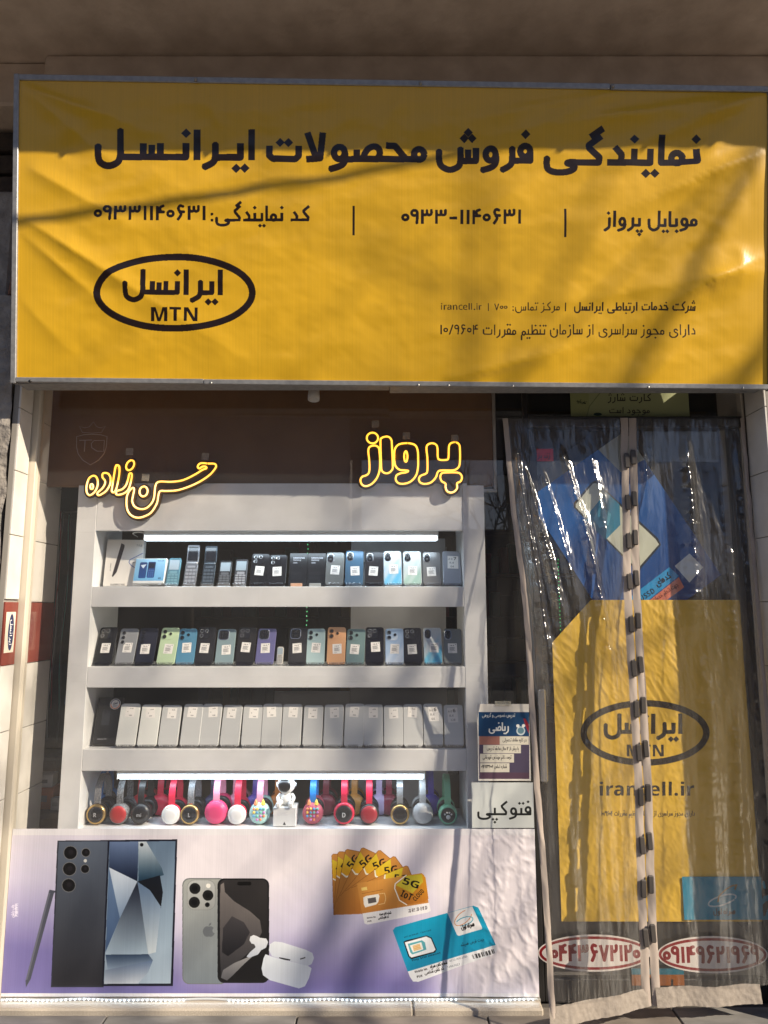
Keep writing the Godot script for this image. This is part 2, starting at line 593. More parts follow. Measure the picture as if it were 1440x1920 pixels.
# Persian lettering: pen strokes for each joined shape. A shape is «advance dot_x dot_above dot_below / strokes»; L is a bent line, C a smooth one, O a ring (x, y, rx, ry).
var G := {}
var LETTERS := {}
func glyph_table():
	var src := {
		"alef_s": ".36 -.18 1.3 -.4/L -.18,1 -.18,-.11", "alef_f": ".36 -.2 1.3 -.4/L -.2,1 -.2,0 0,0",
		"tooth_i": ".48 -.16 .86 -.4/L -.16,.5 -.16,0 -.5,0", "tooth_m": ".5 -.25 .86 -.4/L 0,0 -.52,0/L -.25,.5 -.25,0",
		"beh_s": "1.4 -.68 .62 -.4/L -.14,.5 -.14,.12 -.26,0 -1.1,0 -1.24,.12 -1.24,.5", "beh_f": "1.2 -.5 .62 -.4/L 0,0 -.92,0 -1.06,.12 -1.06,.5",
		"noon_s": "1.15 -.58 .5 -.4/C -.14,.5 -.14,.05 -.22,-.2 -.56,-.34 -.9,-.2 -1.0,.05 -1.0,.42", "noon_f": "1.15 -.62 .5 -.4/L 0,0 -.2,0/C -.2,.5 -.2,.05 -.28,-.2 -.6,-.34 -.94,-.2 -1.02,.05 -1.02,.42",
		"yeh_s": "1.3 -.6 .8 -.7/C -.14,.36 -.36,.5 -.58,.4 -.5,.2 -.2,.06 -.2,-.16 -.5,-.34 -.9,-.33 -1.14,-.16 -1.14,.2",
		"yeh_f": "1.3 -.6 .8 -.7/C 0,0 -.3,.02 -.42,-.02 -.2,-.1 -.2,-.24 -.46,-.35 -.86,-.35 -1.12,-.2 -1.14,.2",
		"jeem_i": ".98 -.5 .86 -.36/L -.86,.5 -.52,.48 -.14,.04/L -.14,0 -1,0", "jeem_m": "1.02 -.55 .86 -.36/L 0,0 -1.04,0/L -.9,.5 -.56,.48 -.18,.04",
		"jeem_s": "1.1 -.6 .86 -.3/C -.95,.42 -.6,.46 -.12,.46/C -.14,.46 -.7,.2 -.92,-.1 -.8,-.42 -.4,-.5 -.1,-.4", "jeem_f": "1.1 -.6 .86 -.3/L 0,0 -.3,.0/C -.95,.42 -.6,.46 -.12,.46/C -.14,.46 -.7,.2 -.92,-.1 -.8,-.42 -.4,-.5 -.1,-.4",
		"dal_s": ".74 -.35 .9 -.4/L -.42,.58 -.17,.28 -.19,0 -.66,0", "dal_f": ".76 -.35 .9 -.4/L -.44,.58 -.2,.28 -.22,0 -.7,0/L 0,0 -.25,0",
		"reh_s": ".58 -.26 .82 -.7/C -.17,.5 -.17,.1 -.24,-.16 -.58,-.36", "reh_f": ".62 -.28 .82 -.7/L 0,0 -.2,0/C -.2,.5 -.2,.1 -.27,-.16 -.62,-.36",
		"waw_s": ".76 -.35 .9 -.7/O -.38,.24,.2,.23/C -.18,.26 -.16,0 -.3,-.22 -.74,-.36", "waw_f": ".8 -.4 .9 -.7/O -.4,.24,.2,.23/L 0,0 -.24,0/C -.2,.26 -.18,0 -.32,-.22 -.76,-.36",
		"seen_i": "1.04 -.46 .86 -.4/L -.15,.5 -.15,0 -1.06,0/L -.46,.44 -.46,0/L -.77,.5 -.77,0", "seen_m": "1.06 -.52 .86 -.4/L 0,0 -1.08,0/L -.21,.5 -.21,0/L -.52,.44 -.52,0/L -.83,.5 -.83,0",
		"seen_s": "1.76 -.46 .86 -.7/L -.15,.5 -.15,0 -.77,0/L -.46,.44 -.46,0/C -.77,.5 -.77,.0 -.86,-.22 -1.2,-.34 -1.52,-.2 -1.62,.05 -1.62,.4", "seen_f": "1.8 -.52 .86 -.7/L 0,0 -.83,0/L -.21,.5 -.21,0/L -.52,.44 -.52,0/C -.83,.5 -.83,0 -.92,-.22 -1.25,-.34 -1.56,-.2 -1.66,.05 -1.66,.4",
		"sad_i": "1.2 -.5 .9 -.4/L -.14,0 -1.22,0/C -.74,.0 -.56,.34 -.3,.46 -.12,.36 -.1,.14 -.2,0/L -.95,.36 -.95,0", "sad_m": "1.22 -.5 .9 -.4/L 0,0 -1.24,0/C -.76,.0 -.58,.34 -.32,.46 -.14,.36 -.12,.14 -.22,0/L -.97,.36 -.97,0",
		"sad_s": "1.9 -.5 .9 -.4/L -.14,0 -.95,0/C -.74,.0 -.56,.34 -.3,.46 -.12,.36 -.1,.14 -.2,0/C -.95,.36 -.95,.0 -1.05,-.22 -1.35,-.34 -1.65,-.2 -1.75,.05 -1.75,.4",
		"tah_i": "1.0 -.35 .9 -.4/L -.14,0 -1.02,0/C -.78,.0 -.56,.34 -.3,.46 -.12,.36 -.1,.14 -.2,0/L -.78,1 -.78,0", "tah_m": "1.02 -.35 .9 -.4/L 0,0 -1.04,0/C -.8,.0 -.58,.34 -.32,.46 -.14,.36 -.12,.14 -.22,0/L -.8,1 -.8,0",
		"ain_i": ".8 -.4 .9 -.4/C -.15,.5 -.45,.58 -.62,.4 -.5,.18 -.2,.1/C -.55,.2 -.25,.12 -.2,0 -.4,0 -.82,0", "ain_m": ".8 -.4 .9 -.4/L 0,0 -.82,0/C -.2,.0 -.6,.3 -.62,.42 -.4,.5 -.18,.42 -.2,.3 -.6,0",
		"feh_i": ".68 -.36 .98 -.4/O -.36,.36,.2,.2/L -.16,.36 -.16,0 -.7,0", "feh_m": ".7 -.36 .98 -.4/O -.36,.28,.2,.26/L 0,0 -.72,0",
		"feh_s": "1.5 -.36 .98 -.4/O -.36,.36,.2,.2/L -.16,.36 -.16,0 -1.2,0 -1.34,.12 -1.34,.4",
		"kaf_i": ".86 -.4 1.3 -.4/L -.08,1 -.52,.66 -.5,.54 -.16,.18 -.18,0 -.88,0", "kaf_m": ".9 -.4 1.3 -.4/L -.12,1 -.56,.66 -.54,.54 -.2,.18 -.22,0/L 0,0 -.92,0",
		"gaf_i": ".86 -.4 1.3 -.4/L -.08,1 -.52,.66 -.5,.54 -.16,.18 -.18,0 -.88,0/L -.02,1.28 -.46,.96", "gaf_m": ".9 -.4 1.3 -.4/L -.12,1 -.56,.66 -.54,.54 -.2,.18 -.22,0/L 0,0 -.92,0/L -.06,1.28 -.5,.96",
		"lam_i": ".46 -.2 1.3 -.4/L -.18,1 -.18,0 -.48,0", "lam_m": ".5 -.25 1.3 -.4/L 0,0 -.52,0/L -.25,1 -.25,0",
		"lam_s": "1.12 -.5 1.3 -.4/C -.18,1 -.18,.4 -.18,.05 -.28,-.2 -.6,-.32 -.9,-.2 -.98,.05 -.98,.42", "lam_f": "1.14 -.5 1.3 -.4/L 0,0 -.2,0/C -.2,1 -.2,.4 -.2,.05 -.3,-.2 -.62,-.32 -.92,-.2 -1.0,.05 -1.0,.42",
		"lamalef_s": ".86 -.4 1.3 -.4/L -.16,1 -.26,.04 -.78,0/L -.74,1 -.4,.02", "lamalef_f": ".9 -.4 1.3 -.4/L 0,0 -.8,0/L -.2,1 -.3,0/L -.78,1 -.44,.02",
		"meem_i": ".68 -.35 .8 -.4/O -.34,.18,.19,.2/L -.3,0 -.7,0", "meem_m": ".7 -.35 .8 -.4/O -.35,.16,.19,.2/L 0,0 -.72,0",
		"meem_s": ".76 -.4 .8 -.4/O -.34,.1,.2,.19/L -.5,0 -.62,-.12 -.62,-.62", "meem_f": ".8 -.4 .8 -.4/L 0,0 -.3,0/O -.36,.1,.2,.19/L -.52,0 -.64,-.12 -.64,-.62",
		"heh_i": ".86 -.4 .9 -.4/O -.46,.26,.3,.3/L -.46,.5 -.46,0/L -.46,-.04 -.88,0", "heh_m": ".9 -.4 .9 -.4/O -.45,.24,.26,.24/O -.45,-.2,.22,.2/L 0,0 -.92,0",
		"heh_s": ".72 -.36 .9 -.4/O -.36,.24,.24,.26", "heh_f": ".66 -.3 .9 -.4/L 0,0 -.26,0/C -.14,.5 -.16,.1 -.3,0 -.5,.1 -.48,.36 -.16,.46",
		"0": ".5 0 0 0/O -.25,.36,.17,.18", "1": ".34 0 0 0/L -.17,.92 -.17,-.1", "2": ".6 0 0 0/L -.46,.92 -.46,-.1/C -.46,.72 -.4,.56 -.24,.52 -.12,.64 -.12,.92",
		"3": ".82 0 0 0/L -.68,.92 -.68,-.1/C -.68,.72 -.62,.56 -.48,.54 -.4,.64 -.4,.88/C -.4,.68 -.34,.55 -.22,.54 -.13,.64 -.13,.92", "4": ".64 0 0 0/L -.5,.92 -.5,-.1/C -.12,.92 -.3,.84 -.34,.66 -.24,.5 -.1,.48/L -.5,.48 -.1,.48",
		"5": ".66 0 0 0/C -.33,.92 -.5,.6 -.58,.25 -.45,0 -.33,.14 -.2,0 -.08,.25 -.16,.6 -.33,.92", "6": ".64 0 0 0/C -.16,.86 -.36,.92 -.46,.74 -.36,.52 -.1,.5/C -.4,.5 -.3,.3 -.5,-.1", "7": ".72 0 0 0/L -.1,.92 -.36,-.04 -.62,.92", "8": ".72 0 0 0/L -.1,-.1 -.36,.88 -.62,-.1",
		"9": ".56 0 0 0/O -.3,.68,.18,.19/C -.13,.7 -.13,.3 -.16,-.1", "/": ".5 0 0 0/L -.08,.95 -.42,-.15", "-": ".62 0 0 0/L -.08,.32 -.54,.32", ":": ".3 0 0 0/L -.15,.52 -.15,.34/L -.15,.08 -.15,-.1", "|": ".4 0 0 0/L -.2,.9 -.2,-.1", ".": ".3 0 0 0/L -.15,.08 -.15,-.1",
	}
	for key in src:
		var bits: PackedStringArray = src[key].split("/", false) if key != "/" else PackedStringArray([".5 0 0 0", "L -.08,.95 -.42,-.15"])
		var head: PackedStringArray = bits[0].split(" ", false)
		var g := {"adv": float(head[0]), "dx": float(head[1]), "ya": float(head[2]), "yb": float(head[3]), "strokes": []}
		for i in range(1, bits.size()):
			var w: PackedStringArray = bits[i].split(" ", false)
			var pts := []
			if w[0] == "O":
				var e: PackedStringArray = w[1].split(",")
				for q in 21:
					pts.append(Vector2(float(e[0]) + cos(TAU * q / 20.0) * float(e[2]), float(e[1]) + sin(TAU * q / 20.0) * float(e[3])))
			else:
				for j in range(1, w.size()):
					var e: PackedStringArray = w[j].split(",")
					pts.append(Vector2(float(e[0]), float(e[1])))
				if w[0] == "C": pts = curve(pts, 5)
			g.strokes.append(pts)
		G[key] = g
	for row in ["ا alef 0", "آ alef 0", "ب beh -1", "پ beh -3", "ت beh 2", "ن noon 1", "ی yeh -2", "ج jeem -1", "چ jeem -3", "ح jeem 0", "خ jeem 1", "د dal 0", "ذ dal 1", "ر reh 0", "ز reh 1", "ژ reh 3", "س seen 0", "ش seen 3",
			"ص sad 0", "ض sad 1", "ط tah 0", "ظ tah 1", "ع ain 0", "ف feh 1", "ق feh 2", "ک kaf 0", "گ gaf 0", "ل lam 0", "م meem 0", "ه heh 0", "و waw 0", "لا lamalef 0"]:
		var w: PackedStringArray = row.split(" ")
		LETTERS[w[0]] = [w[1], int(w[2])]

# lays text out from right to left; returns {strokes: [[points]], dots: [points], wide}
func persian(text: String):
	var key := "fa " + text
	if CACHE.has(key): return CACHE[key]
	var items := []
	var i := 0
	while i < text.length():
		var ch := text[i]
		if ch == "ل" and i + 1 < text.length() and text[i + 1] == "ا":
			ch = "لا"
			i += 1
		if ch == "ـ" and items.size():
			items.append(ch)
		elif "0123456789/-".contains(ch):
			var run := ""
			while i < text.length() and "0123456789/-".contains(text[i]):
				run += text[i]
				i += 1
			i -= 1
			for j in range(run.length() - 1, -1, -1): items.append(run[j])
		else:
			items.append(ch)
		i += 1
	var right_only := ["alef", "dal", "reh", "waw", "lamalef"]
	var x := 0.0
	var strokes := []
	var dots := []
	for n in items.size():
		var ch: String = items[n]
		if ch == " ":
			x -= 0.42
			continue
		if ch == "ـ":
			strokes.append([Vector2(x + 0.02, 0), Vector2(x - 0.42, 0)])
			x -= 0.4
			continue
		if not LETTERS.has(ch):
			if G.has(ch):
				for s in G[ch].strokes:
					var q := []
					for p in s: q.append(p + Vector2(x, 0))
					strokes.append(q)
				x -= G[ch].adv + 0.04
			continue
		var base: String = LETTERS[ch][0]
		var before = n > 0 and (items[n - 1] == "ـ" or LETTERS.has(items[n - 1]) and not LETTERS[items[n - 1]][0] in right_only)
		var after = not base in right_only and n + 1 < items.size() and (LETTERS.has(items[n + 1]) or items[n + 1] == "ـ")
		var form := "m" if before and after else "f" if before else "i" if after else "s"
		var count: int = LETTERS[ch][1]
		if base in ["beh", "noon", "yeh"] and form in ["i", "m"]: base = "tooth"
		if base == "yeh": count = 0
		var g = G.get(base + "_" + form, G.get(base + "_s", G["tooth_m"]))
		for s in g.strokes:
			var q := []
			for p in s: q.append(p + Vector2(x, 0))
			strokes.append(q)
		if count != 0:
			var m := absi(count)
			var y: float = g.ya if count > 0 else g.yb
			var c := Vector2(x + g.dx, y)
			if m == 1: dots.append(c)
			else:
				dots.append(c + Vector2(0.155, 0))
				dots.append(c - Vector2(0.155, 0))
				if m == 3: dots.append(c + Vector2(0, 0.22 if count > 0 else -0.22))
		x -= g.adv + (0.06 if form in ["s", "f"] else 0.0)
	CACHE[key] = {"strokes": strokes, "dots": dots, "wide": -x}
	return CACHE[key]

# right: right end of the base line; tall: height of an alef; wide 0 keeps the proportions
func pen(c: Canvas, text, right: Vector2, tall, color, wide = 0.0, weight = 0.2, turn = 0.0):
	var g = persian(text)
	var s := Vector2(tall, tall)
	if wide > 0.0: s.x = wide / g.wide
	var x := Transform2D(turn, right)
	var lift: float = weight * 0.5
	for st in g.strokes:
		var q := []
		for p in st: q.append(x * Vector2(p.x * s.x, -(p.y + lift) * s.y))
		c.stroke(q, weight * tall, color)
	var d: float = maxf(0.115, weight * 0.72)
	for p in g.dots:
		var q := []
		for e in [Vector2(d, 0), Vector2(0, d), Vector2(-d, 0), Vector2(0, -d)]:
			q.append(x * Vector2((p.x * s.x + e.x * tall), -(p.y + lift + e.y) * s.y))
		c.poly(q, color)

# the place on an upright plane at depth z that the surveyor's sight line (x, y) meets; used to transfer measured outlines of print
func survey(p: Vector2, z: float) -> Vector2:
	var dx := (p.x - 720.0) / 1297.0
	var dy := (960.0 - p.y) / 1297.0
	var a := deg_to_rad(8.0)
	var t := (z - 2.7) / (-cos(a) + dy * sin(a))
	return Vector2(dx * t, 1.4 + (dy * cos(a) + sin(a)) * t)

# a canvas over the upright rectangle x0..x1, y0..y1 (metres) at depth z, drawn in measured coordinates
func measured(x0, y0, x1, y1, z, px_wide, paper):
	var c := Canvas.new(Vector2(x1 - x0, y1 - y0), px_wide, Vector2(x0, -y1), paper)
	c.warp = func(p):
		var w := survey(p, z)
		return Vector2(w.x, -w.y)
	return c

# =====================================================================  setting
func block(parent, called, x0, x1, y0, y1, z0, z1, m, bevel = 0.002):
	return part(parent, called, rbox(x1 - x0, y1 - y0, z1 - z0, bevel), m, Vector3((x0 + x1) * 0.5, (y0 + y1) * 0.5, (z0 + z1) * 0.5))

func build_setting():
	var rng := RandomNumberGenerator.new()
	rng.seed = 11
	# ground: one sheet to the horizon, the roadway, and the pavement of stone slabs in front of the shop
	structure("ground", sheet(func(u, v): return Vector3((u - 0.5) * 500.0, -0.16, (v - 0.5) * 500.0), 1, 1), grained(lin(0.10, 0.095, 0.09), lin(0.16, 0.15, 0.14), 0.01, 0.4, 0.9, 0.0, 1.0, 21))
	structure("road", sheet(func(u, v): return Vector3((u - 0.5) * 160.0, -0.15, 5.2 + v * 7.3), 1, 1), grained(lin(0.045, 0.045, 0.047), lin(0.075, 0.073, 0.07), 0.05, 1.0, 0.85, 0.1, 1.0, 22))
	var pav = setting("pavement")
	block(pav, "bed", -12, 12, -0.16, -0.012, -0.2, 5.0, M.joint)
	block(pav, "kerb", -12, 12, -0.16, 0.0, 5.002, 5.2, M.slab, 0.02)
	var tones := []
	for k in 3:
		var m = M.slab.duplicate()
		m.albedo_color = [Color(1, 1, 1), Color(0.88, 0.88, 0.9), Color(1.0, 0.96, 0.92)][k]
		m.uv1_offset = Vector3(k * 0.37, 0.1 * k, k * 0.71)
		tones.append(m)
	for j in 11:
		for i in 11:
			var x: float = -3.6 + i * 0.66 + (0.33 if j % 2 else 0.0)
			var z: float = 0.02 + j * 0.46
			block(pav, "slab", x + 0.002, x + 0.656, -0.012, 0.0 + rng.randf_range(-0.0015, 0.0015), z + 0.002, z + 0.456, tones[rng.randi() % 3], 0.002)
	# the building that the shop belongs to
	var b = thing("shop_building", "plastered building over the shop with a projecting brown soffit above the sign", "building")
	var soff = block(b, "soffit", -7, 7, 3.70, 4.1, -0.14, 0.785, M.plaster, 0.004)
	block(b, "upper_wall", -7, 7, 4.101, 9.0, -6.0, 0.80, M.plaster, 0.02)
	block(b, "wall_above_sign", -1.42, 1.62, 2.47, 3.699, -0.14, 0.10, M.plaster, 0.01)
	block(b, "neighbouring_wall", 1.62, 7, 0.0, 3.699, -6.0, 0.11, M.old_plaster, 0.01)
	block(b, "rear_wall", -7, 7, 0.0, 3.699, -6.3, -6.01, M.plaster, 0.01)
	# unseen lumps added along the soffit's outer edge to give its shadow bumps
	for k in 26:
		var x := -3.4 + k * 0.27 + rng.randf_range(-0.08, 0.08)
		part(soff, "added_edge_lump", lathe([[0.0, -0.018], [0.008 + rng.randf() * 0.006, 0.0], [0.0, 0.018]], 7), M.plaster, Vector3(x, -0.2, 0.455), Vector3(rng.randf() * 90, rng.randf() * 90, 0))
	# the pier of the shop on the left, with a dark recess of slats above it
	var pier = thing("plaster_pier", "rough grey plaster pier left of the tiled jamb, under a dark slatted recess", "wall")
	part(pier, "pier", sheet(func(u, v):
		var n := FastNoiseLite.new()
		n.seed = 5
		n.frequency = 3.0
		var x: float = -3.4 + u * 1.972
		var y: float = 2.62 * (1.0 - v)
		var edge := 0.012 * n.get_noise_1d(y * 3.0) if u > 0.98 else 0.0
		return Vector3(x + edge, y, 0.13 + 0.012 * n.get_noise_2d(x * 2.0, y * 2.0)), 60, 70), M.old_plaster)
	block(pier, "core", -3.4, -1.445, 0.0, 2.60, -0.30, 0.105, M.old_plaster, 0.01)
	block(pier, "recess_back", -3.4, -1.42, 2.60, 3.50, -0.35, -0.12, M.dark_board, 0.005)
	for k in 8:
		block(pier, "slat", -3.4, -1.42, 2.66 + k * 0.105, 2.745 + k * 0.105, -0.12 - 0.004, -0.085 + 0.006 * (k % 2), M.dark_board, 0.008)
	block(pier, "beam", -3.4, -1.38, 3.50, 3.698, -0.35, 0.06, M.plaster, 0.01)
	var bm = grained(lin(0.22, 0.10, 0.06), lin(0.32, 0.16, 0.10), 0.03, 3.0, 0.9, 0.3, 2.0, 23)
	part(pier, "brick", rbox(0.10, 0.21, 0.06, 0.006), bm, Vector3(-1.45, 2.735, 0.05), Vector3(0, 20, -6))
	block(pier, "post", -1.66, -1.50, 2.602, 3.10, -0.05, 0.08, M.old_plaster, 0.015)

	# tiled jambs on both sides of the opening
	tiled_jamb("tiled_jamb", "sunlit white tiled jamb with a maroon band left of the shop window", -1.405, 1.0, -0.26, 0.12)
	tiled_jamb("tiled_jamb", "shaded white tiled jamb right of the curtained shop door", 1.445, -1.0, -0.20, 0.165)

func tiled_jamb(called, label, x, side, z0, z1):
	var j = thing(called, label, "wall")
	block(j, "backing", minf(x - side * 0.002, x - side * (0.022 if side > 0 else 0.14)), maxf(x - side * 0.002, x - side * (0.022 if side > 0 else 0.14)), 0.0, 2.46, z0, z1 - 0.001, M.grout, 0.001)
	var edges := [2.46, 2.405, 2.16, 1.915, 1.67, 1.428, 1.19, 0.945, 0.70, 0.455, 0.21, 0.0]
	for i in edges.size() - 1:
		var red: bool = i == 5 and side > 0
		for h in 2:
			var a: float = z0 if h == 0 else 0.026
			var b: float = -0.024 if h == 0 else z1
			var hi: float = edges[i] - 0.0015
			var lo: float = edges[i + 1] + 0.0015
			if h == 1 and not red and side > 0:
				hi += 0.008
				lo += 0.008
			part(j, "tile", rbox(0.008, hi - lo, b - a - 0.002, 0.0012), M.tile_red if red else M.tile_white, Vector3(x + side * 0.002, (hi + lo) * 0.5, (a + b) * 0.5))

func build_street():
	var rng := RandomNumberGenerator.new()
	rng.seed = 4
	# across the road: a shaded row of houses that the glass mirrors
	var far = setting("far_pavement")
	block(far, "bed", -40, 40, -0.16, 0.0, 12.5, 15.5, M.slab, 0.02)
	var walls := [mat(lin(0.16, 0.10, 0.07), 0.9), mat(lin(0.30, 0.27, 0.24), 0.9), mat(lin(0.20, 0.15, 0.12), 0.9)]
	var low = mat(lin(0.78, 0.78, 0.76), 0.8)
	var dark_glass = mat(lin(0.03, 0.035, 0.04), 0.08)
	var xs := [-26.0, -15.0, -0.9, 7.0, 17.0, 27.0]
	var names := ["brown", "grey", "dark brown"]
	for i in 5:
		var b = thing("street_building", ["brown brick house across the road, leftmost of the row", "grey rendered house across the road, second from the left", "tall dark panel added over a yard wall across the road to frame mirrored sky", "brown house across the road right of the added panel", "grey house across the road, rightmost of the row"][i], "building", Vector3.ZERO, "houses across the road")
		var x0: float = xs[i]
		var x1: float = xs[i + 1] - 0.02
		var h: float = [5.3, 8.0, 8.2, 5.0, 4.8][i]
		if i == 2:
			block(b, "yard_wall", x0, x1, 0.0, 3.5, 15.5, 15.8, walls[0], 0.02)
			block(b, "added_panel", x0, x1, 5.4, 8.6, 15.4, 15.7, walls[2], 0.02)  # unseen panel on posts, added to bound the strip of sky mirrored in the glass
			for k in 2: block(b, "post", x0 + 0.05 + k * 7.3, x0 + 0.3 + k * 7.3, 3.5, 5.4, 15.52, 15.68, walls[2], 0.02)
			continue
		block(b, "ground_floor", x0, x1, 0.0, 3.4, 15.5, 22.0, low if i in [2, 3] else walls[(i + 1) % 3], 0.02)
		block(b, "upper_storeys", x0 - 0.01, x1 + 0.01, 3.401, h, 15.3, 22.0, walls[i % 3], 0.02)
		block(b, "cornice", x0 - 0.01, x1 + 0.01, h + 0.001, h + 0.25, 15.1, 22.0, walls[(i + 1) % 3], 0.02)
		var n := int((x1 - x0) / 2.4)
		for k in n:
			var x: float = x0 + (k + 0.5) * (x1 - x0) / n
			block(b, "window", x - 0.6, x + 0.6, 3.75, 4.65, 15.24, 15.31, dark_glass, 0.02)
			if k % 2 == 0:
				block(b, "shop_window", x - 0.95, x + 0.95, 0.5, 2.3, 15.44, 15.51, dark_glass, 0.02)
	# bare street trees between the sun and the shop; their branches throw the soft streaks on the sign
	bare_tree("bare tree by the kerb right of the shop, nearest the sunlight", Vector3(6.9, 0, 4.75), 11.6, 31)
	bare_tree("bare tree across the road, mirrored in the shop window", Vector3(2.4, 0, 13.2), 6.5, 12)
	bare_tree("slender bare tree across the road further left", Vector3(-4.5, 0, 13.0), 6.0, 57)
	# a sagging wire that hangs in the street in front of the sign
	var w := []
	for i in 25:
		var u := i / 24.0
		w.append(Vector3(lerpf(-3.6, 5.6, u), lerpf(3.95, 5.35, u) - 0.32 * sin(PI * u), lerpf(1.25, 1.55, u)))
	var cable = part(self, "overhead_cable", tube(w, 0.011, 6), M.black)
	tag(cable, "black cable slung in the air along the street above the sign", "cable")

func bare_tree(label, at, tall, seed_):
	var rng := RandomNumberGenerator.new()
	rng.seed = seed_
	var t = thing("bare_tree", label, "tree", at, "bare street trees")
	var trunk := []
	for i in 9:
		var y: float = tall * 0.42 * i / 8.0
		trunk.append(Vector3(0.10 * sin(y * 0.9 + seed_), y, 0.08 * cos(y * 1.1)))
	part(t, "trunk", tube(trunk, 0.15, 10, false, 1.0, 0.6), M.bark)
	var top: Vector3 = trunk[8]
	for k in 5:
		var st = tool(true)
		var a := TAU * k / 5.0 + rng.randf() * 0.6
		var d := Vector3(cos(a) * 0.75, 1.0 + rng.randf() * 0.7, sin(a) * 0.75).normalized()
		var start: Vector3 = trunk[6 + k % 3]
		grow(st, rng, start, d, tall * rng.randf_range(0.26, 0.34), 0.038, 0)
		part(t, "branch", done(st), M.bark)

func grow(st, rng, p, d, length, r, level):
	var path := [p]
	var q: Vector3 = p
	var steps := 5 if level < 2 else 3
	for i in steps:
		d = (d + Vector3(rng.randf_range(-1, 1), rng.randf_range(-0.4, 0.9), rng.randf_range(-1, 1)) * 0.16).normalized()
		q += d * length / steps
		path.append(q)
	tube_into(st, path, r, 7 if level == 0 else 4, false, 1.0, 0.5)
	if level >= 3: return
	var kids: int = [4, 3, 3, 3][level]
	for k in kids:
		var f = rng.randf_range(0.3, 1.0)
		var s: Vector3 = path[clampi(int(f * steps), 1, steps)]
		var side := Vector3(rng.randf_range(-1, 1), rng.randf_range(-0.5, 1), rng.randf_range(-1, 1)).normalized()
		grow(st, rng, s, (d * 0.7 + side).normalized(), length * rng.randf_range(0.45, 0.7), r * 0.5, level + 1)

# =====================================================================  shop front
func build_shopfront():
	# window: frame, glass and the stone ledge under it
	var w = thing("shop_window", "large shop window with cream metal frame between tiled jamb and door", "window")
	block(w, "frame", -1.408, -1.374, 0.0, 2.46, -0.022, 0.022, M.cream_metal, 0.003)
	block(w, "mullion", 0.5595, 0.580, 0.0, 2.46, -0.03, -0.011, M.alu_dark, 0.003)
	block(w, "head", -1.374, 0.5592, 2.40, 2.46, -0.02, 0.02, M.cream_metal, 0.003)
	block(w, "sill", -1.374, 0.5592, 0.0, 0.022, -0.02, 0.012, M.alu, 0.002)
	block(w, "pane", -1.373, 0.5590, 0.0225, 2.3995, -0.006, 0.0, M.glass, 0.0)
	var ledge = thing("stone_ledge", "speckled beige stone ledge along the foot of the shop window", "ledge")
	block(ledge, "stone", -1.46, 0.10, -0.012, 0.022, 0.013, 0.075, M.stone_ledge, 0.006)
	block(ledge, "stone", 0.103, 0.556, -0.012, 0.0215, 0.013, 0.074, M.stone_ledge, 0.006)
	# door behind the curtain
	var d = thing("glass_door", "dark framed glass shop door covered with posters behind the clear curtain", "door")
	block(d, "frame", 0.5805, 0.612, 0.0, 2.12, -0.045, -0.012, M.alu_dark, 0.003)
	block(d, "frame", 1.385, 1.432, 0.0, 2.12, -0.045, -0.012, M.alu_dark, 0.003)
	block(d, "frame", 0.6125, 1.3845, 0.0, 0.075, -0.045, -0.012, M.alu_dark, 0.003)
	block(d, "frame", 0.5805, 1.432, 2.1205, 2.165, -0.045, 0.012, M.alu_dark, 0.003)
	block(d, "frame", 1.4325, 1.4428, 0.0, 2.46, -0.03, 0.012, M.cream_metal, 0.002)
	block(d, "pane", 0.6125, 1.3845, 0.0755, 2.120, -0.030, -0.024, M.glass, 0.0)
	block(d, "transom_pane", 0.5805, 1.432, 2.1655, 2.46, -0.030, -0.024, M.glass, 0.0)
	# a narrow handle plate at the door's left stile
	part(d, "handle", rbox(0.028, 0.34, 0.022, 0.006), M.chrome, Vector3(0.598, 0.93, 0.004))

